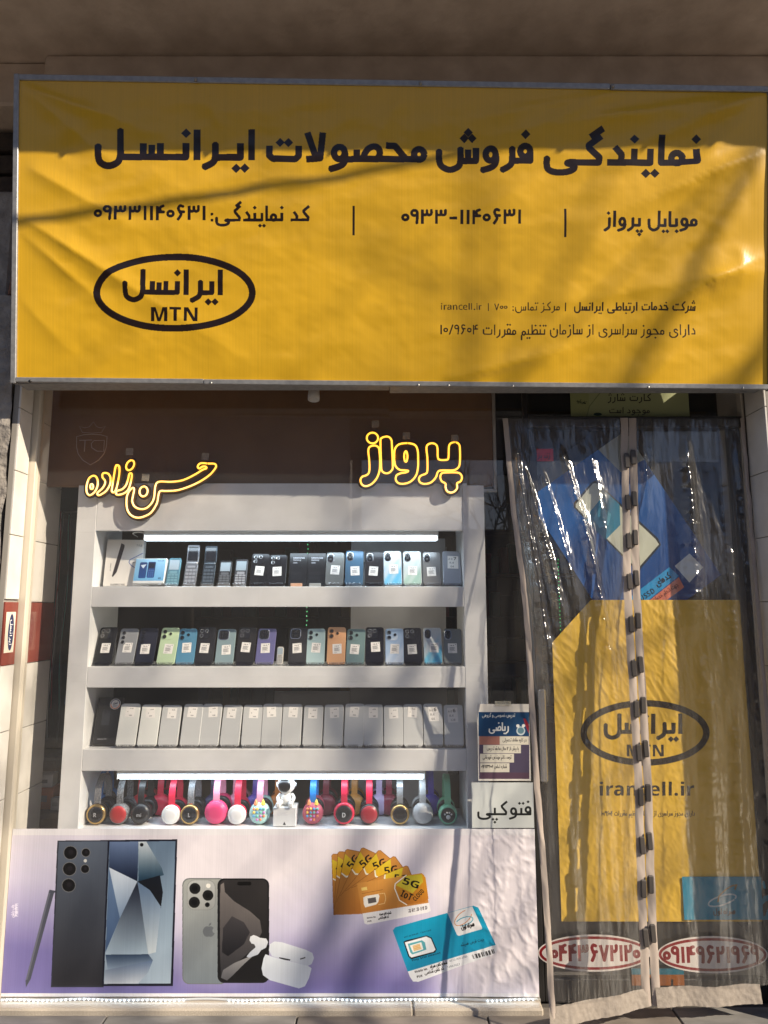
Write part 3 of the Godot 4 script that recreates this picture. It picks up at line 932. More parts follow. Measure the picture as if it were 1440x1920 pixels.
func build_interior():
	var room = setting("interior")
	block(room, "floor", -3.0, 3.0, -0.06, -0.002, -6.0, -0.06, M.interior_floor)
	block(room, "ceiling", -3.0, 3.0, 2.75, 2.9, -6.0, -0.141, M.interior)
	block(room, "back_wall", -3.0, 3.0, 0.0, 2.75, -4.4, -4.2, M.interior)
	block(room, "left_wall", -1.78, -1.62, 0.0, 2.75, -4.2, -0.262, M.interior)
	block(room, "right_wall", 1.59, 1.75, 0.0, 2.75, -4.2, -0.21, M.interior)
	# brown fascia board that closes the top of the window from inside
	var f = thing("brown_fascia", "plain brown board behind the top of the shop window", "panel")
	block(f, "board", -1.40, 0.455, 1.903, 2.46, -0.145, -0.125, M.brown_board, 0.003)
	block(f, "edge_strip", 0.4555, 0.468, 1.893, 2.46, -0.145, -0.118, M.alu, 0.002)
	block(f, "edge_strip", 0.20, 0.468, 1.880, 1.8925, -0.142, -0.118, M.alu, 0.002)
	# stocked wall racks deep in the shop
	var rng := RandomNumberGenerator.new()
	rng.seed = 77
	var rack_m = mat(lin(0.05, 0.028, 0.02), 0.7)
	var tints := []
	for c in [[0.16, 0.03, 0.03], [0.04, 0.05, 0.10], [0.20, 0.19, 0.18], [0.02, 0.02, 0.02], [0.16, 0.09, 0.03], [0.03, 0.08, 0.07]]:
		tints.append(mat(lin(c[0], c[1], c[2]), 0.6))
	for k in 3:
		var r = thing("wall_rack", ["dark rack of small boxes at the back left of the shop", "dark rack of small boxes at the middle back of the shop", "dark rack of small boxes seen through the door"][k], "rack", Vector3([-1.0, 0.1, 1.05][k], 0, -2.9))
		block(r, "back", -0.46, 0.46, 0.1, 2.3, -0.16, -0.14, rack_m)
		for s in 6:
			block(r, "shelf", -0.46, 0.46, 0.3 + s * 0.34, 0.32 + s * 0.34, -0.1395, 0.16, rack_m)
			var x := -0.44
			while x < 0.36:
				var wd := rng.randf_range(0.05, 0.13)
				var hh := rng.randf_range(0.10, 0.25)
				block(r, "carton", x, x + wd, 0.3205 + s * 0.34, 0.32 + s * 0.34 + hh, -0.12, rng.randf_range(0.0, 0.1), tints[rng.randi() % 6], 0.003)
				x += wd + 0.012

# =====================================================================  the yellow sign
const SIGN_TL := Vector3(-1.3703, 3.3684, 0.345)
const SIGN_TR := Vector3(1.4368, 3.3196, 0.345)
const SIGN_BL := Vector3(-1.3711, 2.2465, 0.205)
const SIGN_BR := Vector3(1.4289, 2.2196, 0.205)

func sign_point(u, v):
	return SIGN_TL.lerp(SIGN_TR, u).lerp(SIGN_BL.lerp(SIGN_BR, u), v)

func build_sign():
	# print: measured in hundredths of the sign's own height and width units (1399 x 561)
	var yellow = lin(0.72, 0.42, 0.022)
	var ink = lin(0.016, 0.009, 0.008)
	var c := Canvas.new(Vector2(1399, 561), 2048, Vector2(38, 153), yellow)
	c.warp = func(p): return Vector2(p.x, 153.0 + 561.0 * (p.y - (153.0 + 0.01573 * (p.x - 38.0))) / (561.0 - 0.0064 * (p.x - 38.0)))
	pen(c, "ایـرانـسـل", Vector2(483, 303.5), 52, ink, 306, 0.245)
	pen(c, "محصولات", Vector2(804, 307), 50, ink, 308, 0.245)
	pen(c, "فروش", Vector2(1002, 310), 49, ink, 187, 0.245)
	pen(c, "نمایندگی", Vector2(1312, 313.5), 50, ink, 298, 0.245)
	pen(c, "کد نمایندگی:", Vector2(584, 417.5), 26, ink, 188, 0.2)
	pen(c, "09331140631", Vector2(391, 415), 26, ink, 212, 0.2)
	c.rect(663, 388, 667, 443, ink)
	pen(c, "0933-1140631", Vector2(980, 422), 26, ink, 227, 0.2)
	c.rect(1058, 394, 1062, 447, ink)
	pen(c, "موبایل پرواز", Vector2(1307, 428), 27, ink, 176, 0.2)
	c.ring(Vector2(331.5, 550.5), 145, 12.5, ink, 67, 72)
	pen(c, "ایرانسل", Vector2(424, 555), 43, ink, 192, 0.22)
	letter(c, "MTN", Vector2(288, 604), 26, ink, 87)
	pen(c, "شرکت خدمات ارتباطی ایرانسل", Vector2(1303, 585), 14.5, ink, 228, 0.18)
	c.rect(1059.5, 570, 1061, 586, ink)
	pen(c, "مرکز تماس:", Vector2(1051, 584), 14.5, ink, 90, 0.12)
	pen(c, "700", Vector2(953, 583), 12, ink, 26, 0.14)
	c.rect(916.5, 570, 918, 585, ink)
	letter(c, "irancell.ir", Vector2(829, 583), 13, ink, 76, 0.0, false)
	pen(c, "دارای مجوز سراسری از سازمان تنظیم مقررات", Vector2(1304, 629), 18, ink, 399, 0.13)
	pen(c, "10/9604", Vector2(899, 628), 17, ink, 74, 0.14)
	# stains: faint drip streaks and specks of dirt on the vinyl
	var vinyl = print_mat(c.im, 0.28)
	print_lines(vinyl, 8, 0.97)
	vinyl.heightmap_enabled = true
	var rib := Image.create(2048, 8, false, Image.FORMAT_L8)
	for x in 2048:
		var h := 0.5 + 0.5 * sin(x * TAU / 4.0)
		rib.fill_rect(Rect2i(x, 0, 1, 8), Color(h, h, h))
	vinyl.heightmap_texture = ImageTexture.create_from_image(rib)
	vinyl.heightmap_scale = 0.012
	vinyl.backlight_enabled = true
	vinyl.backlight = Color(0.12, 0.08, 0.0)

	var s = thing("shop_sign", "wide yellow vinyl shop sign with black lettering in a galvanised frame", "sign")
	# creases: [u0, v0, u1, v1, height in mm, half width]
	var creases := [
		[1.0, 0.0, 0.55, 0.20, 7.0, 0.020], [1.0, 0.0, 0.72, 0.30, 8.0, 0.024], [1.0, 0.02, 0.80, 0.50, 6.0, 0.025], [0.80, 0.0, 0.55, 0.14, 5.0, 0.016], [0.80, 0.0, 0.62, 0.22, 4.0, 0.016],
		[1.0, 0.20, 0.70, 0.52, 9.0, 0.030], [1.0, 0.24, 0.78, 0.80, 6.0, 0.030], [0.99, 0.56, 0.70, 0.95, 7.0, 0.028], [1.0, 0.60, 0.60, 0.78, 5.0, 0.03], [0.975, 0.28, 0.98, 0.54, -3.0, 0.018], [0.965, 0.55, 0.96, 0.80, 3.0, 0.02],
		[0.0, 0.02, 0.16, 0.34, 5.0, 0.018], [0.0, 0.02, 0.25, 0.22, 4.0, 0.018], [0.0, 0.45, 0.34, 0.98, 5.0, 0.022], [0.0, 0.50, 0.20, 0.92, 4.0, 0.018], [0.0, 0.72, 0.10, 0.98, 3.0, 0.015], [0.02, 0.30, 0.20, 0.55, 3.5, 0.02],
		[0.58, 0.99, 0.83, 0.80, 6.0, 0.018], [0.36, 0.98, 0.52, 0.60, 3.0, 0.03], [0.24, 0.0, 0.30, 0.30, 2.5, 0.02], [0.52, 0.0, 0.44, 0.34, 2.5, 0.02], [0.84, 0.99, 0.93, 0.72, 4.0, 0.02],
	]
	var nz := FastNoiseLite.new()
	nz.seed = 3
	nz.frequency = 1.0
	var vin = part(s, "vinyl_face", sheet(func(u, v):
		var p: Vector3 = sign_point(u, v)
		var d := 0.0
		for k in creases:
			var a := Vector2(k[0], k[1] * 0.4)
			var b := Vector2(k[2], k[3] * 0.4)
			var q := Vector2(u, v * 0.4)
			var t := clampf((q - a).dot(b - a) / (b - a).length_squared(), 0.0, 1.0)
			var dist = q.distance_to(a.lerp(b, t)) / (k[5] * (0.6 + 0.5 * t))
			var fade := (1.0 - t) * (0.4 + 0.6 * (1.0 - t))
			d += k[4] * 0.0036 * (0.6 * exp(-dist * dist) + 0.55 * exp(-2.6 * absf(dist))) * fade
		d += 0.006 * nz.get_noise_2d(u * 5.0, v * 2.4) + 0.0032 * nz.get_noise_2d(u * 9.0 + v * 7.0, v * 6.0 - u * 4.0)
		var rim := minf(minf(u, 1.0 - u) * 14.0, minf(v, 1.0 - v) * 12.0)
		return p + Vector3(0, -0.13, 0.99) * (0.006 + d * clampf(rim, 0.0, 1.0)), 220, 96), vinyl)
	# frame: front lips, the returns behind them, the tray at the back
	var front := Vector3(0, -0.131, 0.991)
	var rail = func(called, a: Vector3, b: Vector3, wide, deep):
		var mid := (a + b) * 0.5
		var x := (b - a).normalized()
		var z := (front - x * front.dot(x)).normalized()
		var o = part(s, called, rbox(a.distance_to(b), wide, deep, 0.002), M.galvanised, mid)
		o.basis = Basis(x, z.cross(x), z)
		return o
	var e := 0.011
	rail.call("top_rail", SIGN_TL + Vector3(-0.0, e, 0), SIGN_TL.lerp(SIGN_TR, 0.79) + Vector3(0, e, 0), 0.022, 0.026)
	rail.call("top_rail", SIGN_TL.lerp(SIGN_TR, 0.7905) + Vector3(0, e - 0.003, 0.002), SIGN_TR + Vector3(0.0, e - 0.003, 0.002), 0.022, 0.026)
	rail.call("bottom_rail", SIGN_BL + Vector3(0, -e + 0.012, 0.004), SIGN_BL.lerp(SIGN_BR, 0.25) + Vector3(0, -e + 0.012, 0.004), 0.018, 0.026)
	rail.call("bottom_rail", SIGN_BL.lerp(SIGN_BR, 0.2505) + Vector3(0, -e + 0.010, 0.006), SIGN_BR + Vector3(0, -e + 0.010, 0.006), 0.018, 0.026)
	rail.call("side_rail", SIGN_TL + Vector3(-0.009, 0.024, 0), SIGN_BL + Vector3(-0.009, -0.012, 0), 0.020, 0.03)
	rail.call("side_rail", SIGN_TR + Vector3(0.012, 0.02, 0), SIGN_BR + Vector3(0.012, -0.012, 0), 0.020, 0.03)
	# tray: underside, ends and back of the box
	block(s, "underside", -1.375, 0.02, 2.2365, 2.239, 0.120, 0.198, M.galvanised, 0.0005)
	block(s, "underside", 0.022, 1.43, 2.2255, 2.228, 0.120, 0.198, M.galvanised, 0.0005)
	var bk = part(s, "back_panel", rbox(2.78, 1.10, 0.004, 0.001), M.galvanised, Vector3(0.03, 2.785, 0.197), Vector3(7.5, 0, 0))
	for x in [-1.374, 1.436]:
		var o = part(s, "end_panel", rbox(0.003, 1.10, 0.085, 0.0005), M.galvanised, Vector3(x, 2.785, 0.238), Vector3(7.5, 0, 0))
	for k in [-1.0, 0.0, 1.0]:
		block(s, "bracket", k * 1.1 - 0.02, k * 1.1 + 0.02, 2.9, 2.94, 0.101, 0.20, M.galvanised, 0.002)
	var screw_m = lathe([[0.0, 0.004], [0.004, 0.0035], [0.0055, 0.0015], [0.006, 0.0], [0.006, -0.002]], 12)
	for q in [[0.237, -0.006], [0.537, -0.006], [0.793, -0.006], [0.02, 1.004], [0.26, 1.005], [0.535, 1.006], [0.575, 1.006], [0.66, 1.006], [0.84, 1.006], [0.965, 1.006]]:
		part(s, "screw", screw_m, M.screw if q[0] > 0.1 else M.black, sign_point(q[0], q[1]) + front * 0.018, Vector3(7.5, 0, 0))

# =====================================================================  display cabinet
const SHELVES := [1.489, 1.178, 0.867, 0.575]     # tops of the four shelves
func build_cabinet():
	var c = thing("display_cabinet", "white display cabinet with four open shelves behind the shop window", "cabinet")
	block(c, "stile", -1.236, -1.158, 0.03, 1.897, -0.078, -0.060, M.cabinet, 0.0015)
	block(c, "stile", 0.317, 0.404, 0.03, 1.897, -0.078, -0.060, M.cabinet, 0.0015)
	block(c, "rail", -1.1575, 0.3165, 1.712, 1.897, -0.078, -0.0605, M.cabinet, 0.0015)
	for k in 3:
		block(c, "rail", -1.1575, 0.3165, SHELVES[k] - 0.080, SHELVES[k], -0.078, -0.0605, M.cabinet, 0.0015)
	block(c, "rail", -1.1575, 0.3165, 0.03, SHELVES[3], -0.078, -0.0605, M.cabinet, 0.0015)
	for k in 4:
		block(c, "shelf", -1.1575, 0.3165, SHELVES[k] - 0.018, SHELVES[k] - 0.001, -0.345, -0.0785, M.cabinet, 0.001)
	block(c, "side_panel", -1.176, -1.158, 0.03, 1.890, -0.345, -0.0785, M.cabinet, 0.001)
	block(c, "side_panel", 0.317, 0.335, 0.03, 1.890, -0.345, -0.0785, M.cabinet, 0.001)
	block(c, "top_panel", -1.176, 0.335, 1.8905, 1.905, -0.345, -0.0600, M.cabinet, 0.001)
	block(c, "back_panel", -0.145, 0.27, 0.58, 1.71, -0.360, -0.347, M.board_grey, 0.001)
	block(c, "back_panel", -0.47, -0.147, 0.80, 1.052, -0.352, -0.346, M.board_grey, 0.001)
	for x in [-0.10, 0.19]:
		block(c, "hinge", x - 0.02, x + 0.02, 1.60, 1.655, -0.3465, -0.325, M.galvanised, 0.003)
		block(c, "hinge", x - 0.012, x + 0.012, 1.575, 1.6, -0.3465, -0.32, M.galvanised, 0.003)
	# tube lamps under the top rail and above the headphones
	tube_lamp("lit white tube lamp under the top rail of the cabinet", -0.969, 0.216, 1.694, 0.9)
	tube_lamp("lit white tube lamp hanging above the row of headphones", -1.027, 0.155, 0.768, 0.8)
	for k in 3:
		var x: float = [-0.807, -0.398, 0.011][k]
		var p = thing("puck_light", ["left small round light under the first shelf", "middle small round light under the first shelf", "right small round light under the first shelf"][k], "lamp", Vector3(x, 1.4705, -0.17), "small lights under the first shelf")
		part(p, "housing", lathe([[0.0, 0.0], [0.04, 0.0], [0.042, 0.008], [0.036, 0.012]], 24), M.white_plastic, Vector3.ZERO, Vector3(90, 0, 0))
		part(p, "diffuser_lamp", lathe([[0.036, 0.0118], [0.02, 0.0135], [0.0, 0.014]], 24), glow(Color(1, 0.97, 0.9), 1.4), Vector3.ZERO, Vector3(90, 0, 0))
		var l := OmniLight3D.new()
		l.name = "puck_glow"
		p.add_child(l, true)
		l.position = Vector3(0, -0.03, 0)
		l.light_energy = 0.006
		l.light_size = 0.03
		l.omni_range = 2.0
		l.omni_attenuation = 2.0
		l.shadow_enabled = true
		l.light_color = Color(1, 0.97, 0.9)

func tube_lamp(label, x0, x1, y, power):
	var t = thing("tube_lamp", label, "lamp", Vector3((x0 + x1) * 0.5, y, -0.098), "tube lamps of the cabinet")
	var w: float = x1 - x0
	part(t, "batten", rbox(w, 0.020, 0.030, 0.003), M.white_plastic, Vector3(0, 0.011, 0))
	var prof := PackedVector2Array()
	for i in 9:
		var a: float = PI + PI * i / 8.0
		prof.append(Vector2(cos(a) * 0.0135, sin(a) * 0.021))
	var st = tool()
	for i in 8:
		var a := prof[i]
		var b := prof[i + 1]
		quad(st, Vector3(-w / 2 + 0.004, a.y, a.x), Vector3(w / 2 - 0.004, a.y, a.x), Vector3(w / 2 - 0.004, b.y, b.x), Vector3(-w / 2 + 0.004, b.y, b.x), Vector3(0, a.y + b.y, a.x + b.x))
	part(t, "diffuser_lamp", done(st), M.lamp, Vector3(0, 0.001, 0))
	for s in [-1.0, 1.0]:
		part(t, "end_cap", rbox(0.004, 0.036, 0.030, 0.001), M.white_plastic, Vector3(s * (w / 2 + 0.002), 0.0, 0))
	part(t, "lead", tube(curve([Vector3(-w / 2, 0.012, 0), Vector3(-w / 2 - 0.03, 0.016, 0.004), Vector3(-w / 2 - 0.06, 0.013, -0.02), Vector3(-w / 2 - 0.075, 0.010, -0.12)], 4), 0.0022, 6), M.white_plastic)
	part(t, "clip", rbox(0.012, 0.006, 0.034, 0.001), M.screw, Vector3(-w * 0.35, 0.0225, 0))
	part(t, "clip", rbox(0.012, 0.006, 0.034, 0.001), M.screw, Vector3(w * 0.32, 0.0225, 0))
	var l := AreaLight3D.new()
	l.name = "tube_glow"
	t.add_child(l, true)
	l.position = Vector3(0, -0.026, 0)
	l.rotation_degrees = Vector3(-90, 0, 0)
	l.area_size = Vector2(w, 0.026)
	l.light_energy = power * 0.10
	l.light_color = Color(0.86, 0.94, 1.0)
	l.area_range = 6.0
	l.shadow_enabled = true

# =====================================================================  printed panel under the shelves
func build_window_poster():
	var X0 := -1.3725
	var X1 := 0.556
	var Y0 := 0.026
	var Y1 := 0.5965
	var c = measured(X0, Y0, X1, Y1, 0.004, 2048, Color.WHITE)
	# the printed ground: lavender deepening to violet, pale in the middle
	var g := Image.create(96, 32, false, Image.FORMAT_RGBA8)
	var pale := Color(0.93, 0.905, 0.925)
	var lav := Color(0.80, 0.78, 0.87)
	var violet := Color(0.47, 0.44, 0.66)
	for y in 32:
		for x in 96:
			var u := x / 95.0
			var v := y / 31.0
			var a := 0.16 + 0.90 * pow(v, 1.05) + 0.30 * pow(1.0 - u, 3.0) * v
			a -= 0.62 * exp(-pow((u - 0.39) / 0.12, 2.0)) * (1.0 - 0.75 * v)
			a -= 0.35 * exp(-pow((u - 0.56) / 0.2, 2.0)) * (1.0 - v)
			a -= 0.9 * smoothstep(0.74, 0.92, u)
			var t := clampf(a, 0.0, 1.0)
			var col := pale.lerp(lav, minf(1.0, t * 2.0)) if t < 0.5 else lav.lerp(violet, (t - 0.5) * 2.0)
			g.set_pixel(x, y, col)
	g.resize(c.im.get_width(), c.im.get_height(), Image.INTERPOLATE_CUBIC)
	c.im.blit_rect(g, Rect2i(Vector2i.ZERO, g.get_size()), Vector2i.ZERO)
	var W := Color(0.93, 0.92, 0.93)
	c.rect(0, 1548, 1010, 1566, W)
	c.rect(0, 1862, 1010, 1880, W)
	var A = func(pts):      # outlines taken from the left part of the panel
		var q := []
		for i in range(0, pts.size(), 2): q.append(Vector2(60.0 + pts[i] / 2.6667, 1560.0 + pts[i + 1] / 2.6667))
		return q
	# stylus
	c.poly([Vector2(93, 1668), Vector2(104, 1670), Vector2(104, 1673), Vector2(101.5, 1674), Vector2(58, 1835), Vector2(49, 1851), Vector2(48, 1838), Vector2(91, 1674)], Color(0.30, 0.31, 0.36))
	c.poly([Vector2(91, 1674), Vector2(95, 1674), Vector2(52, 1836), Vector2(48, 1838)], Color(0.40, 0.41, 0.46))
	# grey phone from the back
	c.poly(A.call([128, 42, 388, 40, 358, 775, 95, 775]), Color(0.20, 0.21, 0.25))
	c.shade(A.call([135, 48, 380, 46, 352, 766, 102, 768]), Color(0.36, 0.40, 0.46), Color(0.17, 0.17, 0.19))
	for q in [[193, 103, 32], [188, 184, 32], [184, 266, 32], [270, 102, 20], [266, 184, 20]]:
		var p: Vector2 = A.call([q[0], q[1]])[0]
		c.disc(p, q[2] / 2.6667 + 1.2, Color(0.47, 0.47, 0.47), 24)
		c.disc(p, q[2] / 2.6667, Color(0.06, 0.06, 0.07), 24)
		c.disc(p + Vector2(1, -1), q[2] / 7.0, Color(0.13, 0.12, 0.14), 16)
	c.disc(A.call([267, 143])[0], 3.2, Color(0.8, 0.8, 0.78), 14)
	# its twin from the front, with a picture of blue glass facets
	c.poly(A.call([380, 40, 727, 36, 705, 769, 350, 770]), Color(0.08, 0.09, 0.15))
	c.shade(A.call([388, 48, 718, 45, 694, 756, 360, 759]), Color(0.42, 0.51, 0.60), Color(0.66, 0.73, 0.79))
	var facets := [
		[[388, 48, 532, 47, 531, 150, 527, 245, 386, 176], Color(0.42, 0.50, 0.64), Color(0.05, 0.09, 0.18)],
		[[386, 176, 527, 247, 440, 430], Color(0.82, 0.86, 0.90), Color(0.50, 0.59, 0.70)],
		[[386, 176, 440, 430, 368, 600], Color(0.40, 0.50, 0.63), Color(0.24, 0.33, 0.47)],
		[[527, 247, 440, 430, 368, 612, 582, 610, 552, 380], Color(0.10, 0.12, 0.18), Color(0.66, 0.74, 0.80)],
		[[533, 48, 572, 47, 650, 180, 660, 215, 533, 245], Color(0.83, 0.87, 0.89), Color(0.10, 0.22, 0.31)],
		[[527, 247, 640, 216, 655, 300, 645, 380, 590, 290], Color(0.06, 0.09, 0.14), Color(0.07, 0.08, 0.10)],
		[[530, 250, 590, 290, 645, 372, 620, 600, 582, 610], Color(0.40, 0.50, 0.62), Color(0.78, 0.82, 0.84)],
		[[368, 612, 582, 610, 605, 640, 380, 690], Color(0.20, 0.27, 0.37), Color(0.62, 0.70, 0.78)],
		[[605, 640, 582, 700, 530, 757, 362, 758, 366, 690], Color(0.36, 0.44, 0.56), Color(0.80, 0.83, 0.86)],
	]
	for f in facets: c.shade(A.call(f[0]), f[1], f[2])
	c.disc(A.call([549, 63])[0], 3.4, Color(0.03, 0.03, 0.05), 16)
	# silver phone from the back
	var R = func(x0, y0, x1, y1, r, k0, k1 = null):
		var p: Vector2 = A.call([x0, y0])[0]
		var q: Vector2 = A.call([x1, y1])[0]
		c.rrect(p.x, p.y, q.x, q.y, r / 2.6667, k0, k1)
	R.call(752, 230, 975, 760, 34, Color(0.44, 0.46, 0.46))
	R.call(757, 235, 970, 755, 32, Color(0.66, 0.67, 0.65), Color(0.46, 0.50, 0.53))
	R.call(775, 238, 918, 390, 38, Color(0.56, 0.57, 0.56))
	R.call(778, 241, 915, 387, 36, Color(0.72, 0.73, 0.72), Color(0.62, 0.63, 0.62))
	for q in [[815, 282, 28], [812, 351, 28], [880, 316, 27], [877, 363, 12]]:
		var p: Vector2 = A.call([q[0], q[1]])[0]
		c.disc(p, q[2] / 2.6667, Color(0.10, 0.10, 0.10), 24)
		c.disc(p, q[2] / 5.0, Color(0.02, 0.02, 0.03), 16)
	c.disc(A.call([882, 268])[0], 4.4, Color(0.95, 0.94, 0.90), 16)
	var ap := Color(0.42, 0.44, 0.46)
	c.disc(A.call([876, 497])[0], 8.0, ap, 20, 10.0)
	c.disc(A.call([893, 497])[0], 8.0, ap, 20, 10.0)
	c.disc(A.call([914, 492])[0], 4.2, Color(0.57, 0.595, 0.60), 16, 5.0)
	c.poly(A.call([884, 470, 886, 458, 897, 452, 895, 464]), ap)
	# black phone from the front with a dark curved picture
	R.call(928, 231, 1186, 754, 34, Color(0.09, 0.09, 0.10))
	R.call(938, 238, 1178, 746, 28, Color(0.20, 0.19, 0.19), Color(0.06, 0.06, 0.07))
	c.shade(A.call([940, 330, 944, 262, 960, 252, 965, 300, 1010, 345, 1090, 395, 1140, 440, 1150, 500, 1110, 580, 1040, 640, 960, 700, 945, 722, 940, 600]), Color(0.52, 0.49, 0.47), Color(0.16, 0.16, 0.18))
	c.shade(A.call([1000, 420, 1060, 450, 1090, 500, 1060, 560, 980, 620, 950, 600, 955, 480]), Color(0.26, 0.25, 0.26), Color(0.09, 0.09, 0.11))
	c.shade(A.call([945, 728, 955, 690, 1010, 655, 1080, 625, 1110, 615, 1060, 660, 1000, 720, 975, 742]), Color(0.58, 0.58, 0.58), Color(0.32, 0.32, 0.34))
	R.call(1027, 247, 1097, 266, 9, Color(0.03, 0.03, 0.03))
	# white earphone and its charging case
	c.shade(A.call([1088, 540, 1092, 522, 1108, 514, 1126, 520, 1140, 528, 1172, 532, 1181, 550, 1170, 578, 1146, 590, 1130, 612, 1085, 628, 1073, 622, 1090, 600, 1118, 575, 1112, 560, 1098, 557]), Color(0.90, 0.91, 0.92), Color(0.72, 0.75, 0.80))
	c.shade(A.call([1184, 590, 1190, 560, 1212, 546, 1250, 550, 1370, 588, 1402, 604, 1410, 630, 1398, 660, 1380, 668, 1200, 620]), Color(0.88, 0.90, 0.92), Color(0.76, 0.79, 0.84))
	c.shade(A.call([1168, 610, 1200, 622, 1380, 668, 1398, 680, 1385, 730, 1365, 770, 1335, 781, 1190, 740, 1155, 715, 1148, 680, 1158, 630]), Color(0.84, 0.87, 0.90), Color(0.78, 0.81, 0.86))
	c.poly(A.call([1236, 625, 1262, 630, 1292, 636, 1290, 642, 1260, 638, 1236, 630]), Color(0.12, 0.12, 0.13))
	c.poly(A.call([1340, 632, 1366, 624, 1368, 629, 1342, 637]), Color(0.12, 0.12, 0.13))
	# small print at the left edge
	pen(c, "چاپ رایان", Vector2(27, 1696), 5.5, Color(0.90, 0.88, 0.95), 24, 0.2, -PI / 2)
	pen(c, "36223369", Vector2(34.5, 1694), 5.5, Color(0.90, 0.88, 0.95), 24, 0.2, -PI / 2)
	# fan of orange cards
	var B = func(pts):
		var q := []
		for i in range(0, pts.size(), 2): q.append(Vector2(620.0 + pts[i] / 4.5, 1580.0 + pts[i + 1] / 4.5))
		return q
	var orange := Color(0.80, 0.55, 0.25)
	var lime := Color(0.86, 0.80, 0.22)
	var gold := Color(0.93, 0.66, 0.12)
	var black := Color(0.06, 0.05, 0.05)
	for ang in [-92.0, -86.0, -79.0, -65.0, -50.0, -36.0, -22.0]:
		var X := Vector2.RIGHT.rotated(deg_to_rad(ang))
		var U := Vector2(X.y, -X.x)
		var at = func(x, y):
			var q: Vector2 = Vector2(262, 600) + X * x + U * y
			return B.call([q.x, q.y])[0]
		c.poly([at.call(0, -4), at.call(500, -4), at.call(514, 10), at.call(514, 224), at.call(500, 238), at.call(0, 238)], Color(0.58, 0.36, 0.14))
		c.shade([at.call(0, 0), at.call(498, 0), at.call(510, 12), at.call(510, 222), at.call(498, 234), at.call(0, 234)], Color(0.82, 0.57, 0.26), Color(0.70, 0.44, 0.18))
		c.poly([at.call(300, 234), at.call(275, 190), at.call(330, 60), at.call(400, 20), at.call(510, 40), at.call(510, 222), at.call(498, 234)], Color(0.95, 0.93, 0.84))
		c.shade([at.call(312, 234), at.call(290, 190), at.call(340, 70), at.call(404, 30), at.call(510, 50), at.call(510, 222), at.call(498, 234)], lime, gold)
		c.poly([at.call(420, 150), at.call(510, 80), at.call(510, 222), at.call(498, 234), at.call(470, 234)], orange)
		letter(c, "5G", at.call(352, 150), 15.0, black, 25.0, deg_to_rad(ang + 27.0))
	c.shade(B.call([222, 345, 240, 338, 770, 255, 790, 275, 832, 545, 265, 600]), Color(0.84, 0.60, 0.28), Color(0.76, 0.50, 0.22))
	c.poly(B.call([268, 596, 832, 505, 845, 575, 820, 588, 310, 690, 285, 680]), Color(0.94, 0.93, 0.93))
	c.shade(B.call([548, 362, 640, 275, 770, 262, 800, 290, 825, 470, 790, 500, 640, 520, 585, 480]), gold, Color(0.72, 0.44, 0.16))
	c.shade(B.call([552, 358, 640, 280, 768, 264, 780, 330, 690, 425]), lime, Color(0.85, 0.76, 0.22))
	c.stroke(B.call([640, 272, 545, 345, 540, 385, 580, 485, 645, 525]), 2.0, Color(0.96, 0.95, 0.90))
	letter(c, "5G", B.call([602, 345])[0], 13.5, black, 31, 0.32)
	letter(c, "IoT", B.call([585, 450])[0], 13, black, 22, 0.42)
	letter(c, "CLOUD", B.call([716, 495])[0], 8.5, black, 25, -0.82)
	c.poly(B.call([258, 380, 305, 370, 310, 398, 262, 405]), Color(0.93, 0.80, 0.45))
	c.poly(B.call([275, 462, 300, 448, 400, 432, 412, 448, 402, 500, 385, 520, 292, 545, 280, 520]), Color(0.93, 0.92, 0.88))
	c.poly(B.call([312, 470, 380, 458, 386, 500, 318, 514]), Color(0.36, 0.34, 0.34))
	c.stroke(B.call([400, 432, 455, 425, 465, 470, 455, 510, 402, 522]), 0.9, Color(0.95, 0.85, 0.6))
	c.stroke(B.call([262, 430, 440, 395]), 0.5, Color(0.35, 0.2, 0.08))
	for k in 22:
		if k % 5 != 3: c.stroke(B.call([655 + k * 7.5, 560 - k * 1.4, 658 + k * 7.5, 590 - k * 1.4]), 0.3 + 0.5 * (k % 3), Color(0.25, 0.22, 0.25))
	pen(c, "شماره تلفن همراه", B.call([512, 598])[0], 4.0, black, 23, 0.2, -0.14)
	letter(c, "Mobile No.", B.call([308, 640])[0], 2.8, black, 17, -0.14)
	pen(c, "کد تلفن شخصی", B.call([490, 632])[0], 4.0, black, 20, 0.2, -0.14)
	letter(c, "PUK", B.call([312, 670])[0], 2.8, black, 8, -0.14)
	# blue card
	var cyan := Color(0.06, 0.60, 0.74)
	c.poly(B.call([524, 740, 545, 712, 1205, 530, 1245, 545, 1395, 860, 1402, 900, 1380, 935, 740, 1172, 695, 1170, 668, 1130]), Color(0.93, 0.94, 0.95))
	c.shade(B.call([524, 740, 545, 712, 1205, 530, 1245, 545, 1392, 858, 650, 1086]), Color(0.05, 0.62, 0.76), Color(0.08, 0.56, 0.72))
	c.poly(B.call([985, 592, 1195, 536, 1278, 715, 1272, 728, 1082, 785, 1066, 778]), Color(0.93, 0.93, 0.93))
	var loop1 := []
	var loop2 := []
	for i in 19:
		var t := TAU * i / 24.0
		loop1.append(B.call([1118 + 75 * cos(t + 0.4) * 0.95 + 40 * sin(t + 0.4) * 0.35, 632 - 62 * cos(t + 0.4) * 0.8 + 45 * sin(t + 0.4)])[0])
		loop2.append(B.call([1128 + 72 * cos(t + 3.6), 662 - 20 * cos(t + 3.6) + 34 * sin(t + 3.6)])[0])
	c.stroke(loop1, 1.2, Color(0.85, 0.50, 0.22), true)
	c.stroke(loop2, 1.4, Color(0.10, 0.62, 0.72), true)
	pen(c, "همراه اول", B.call([1216, 700])[0], 7.6, black, 26, 0.2, -0.3)
	c.poly(B.call([614, 835, 640, 822, 810, 782, 852, 800, 895, 900, 880, 925, 680, 982, 655, 960]), Color(0.05, 0.08, 0.10))
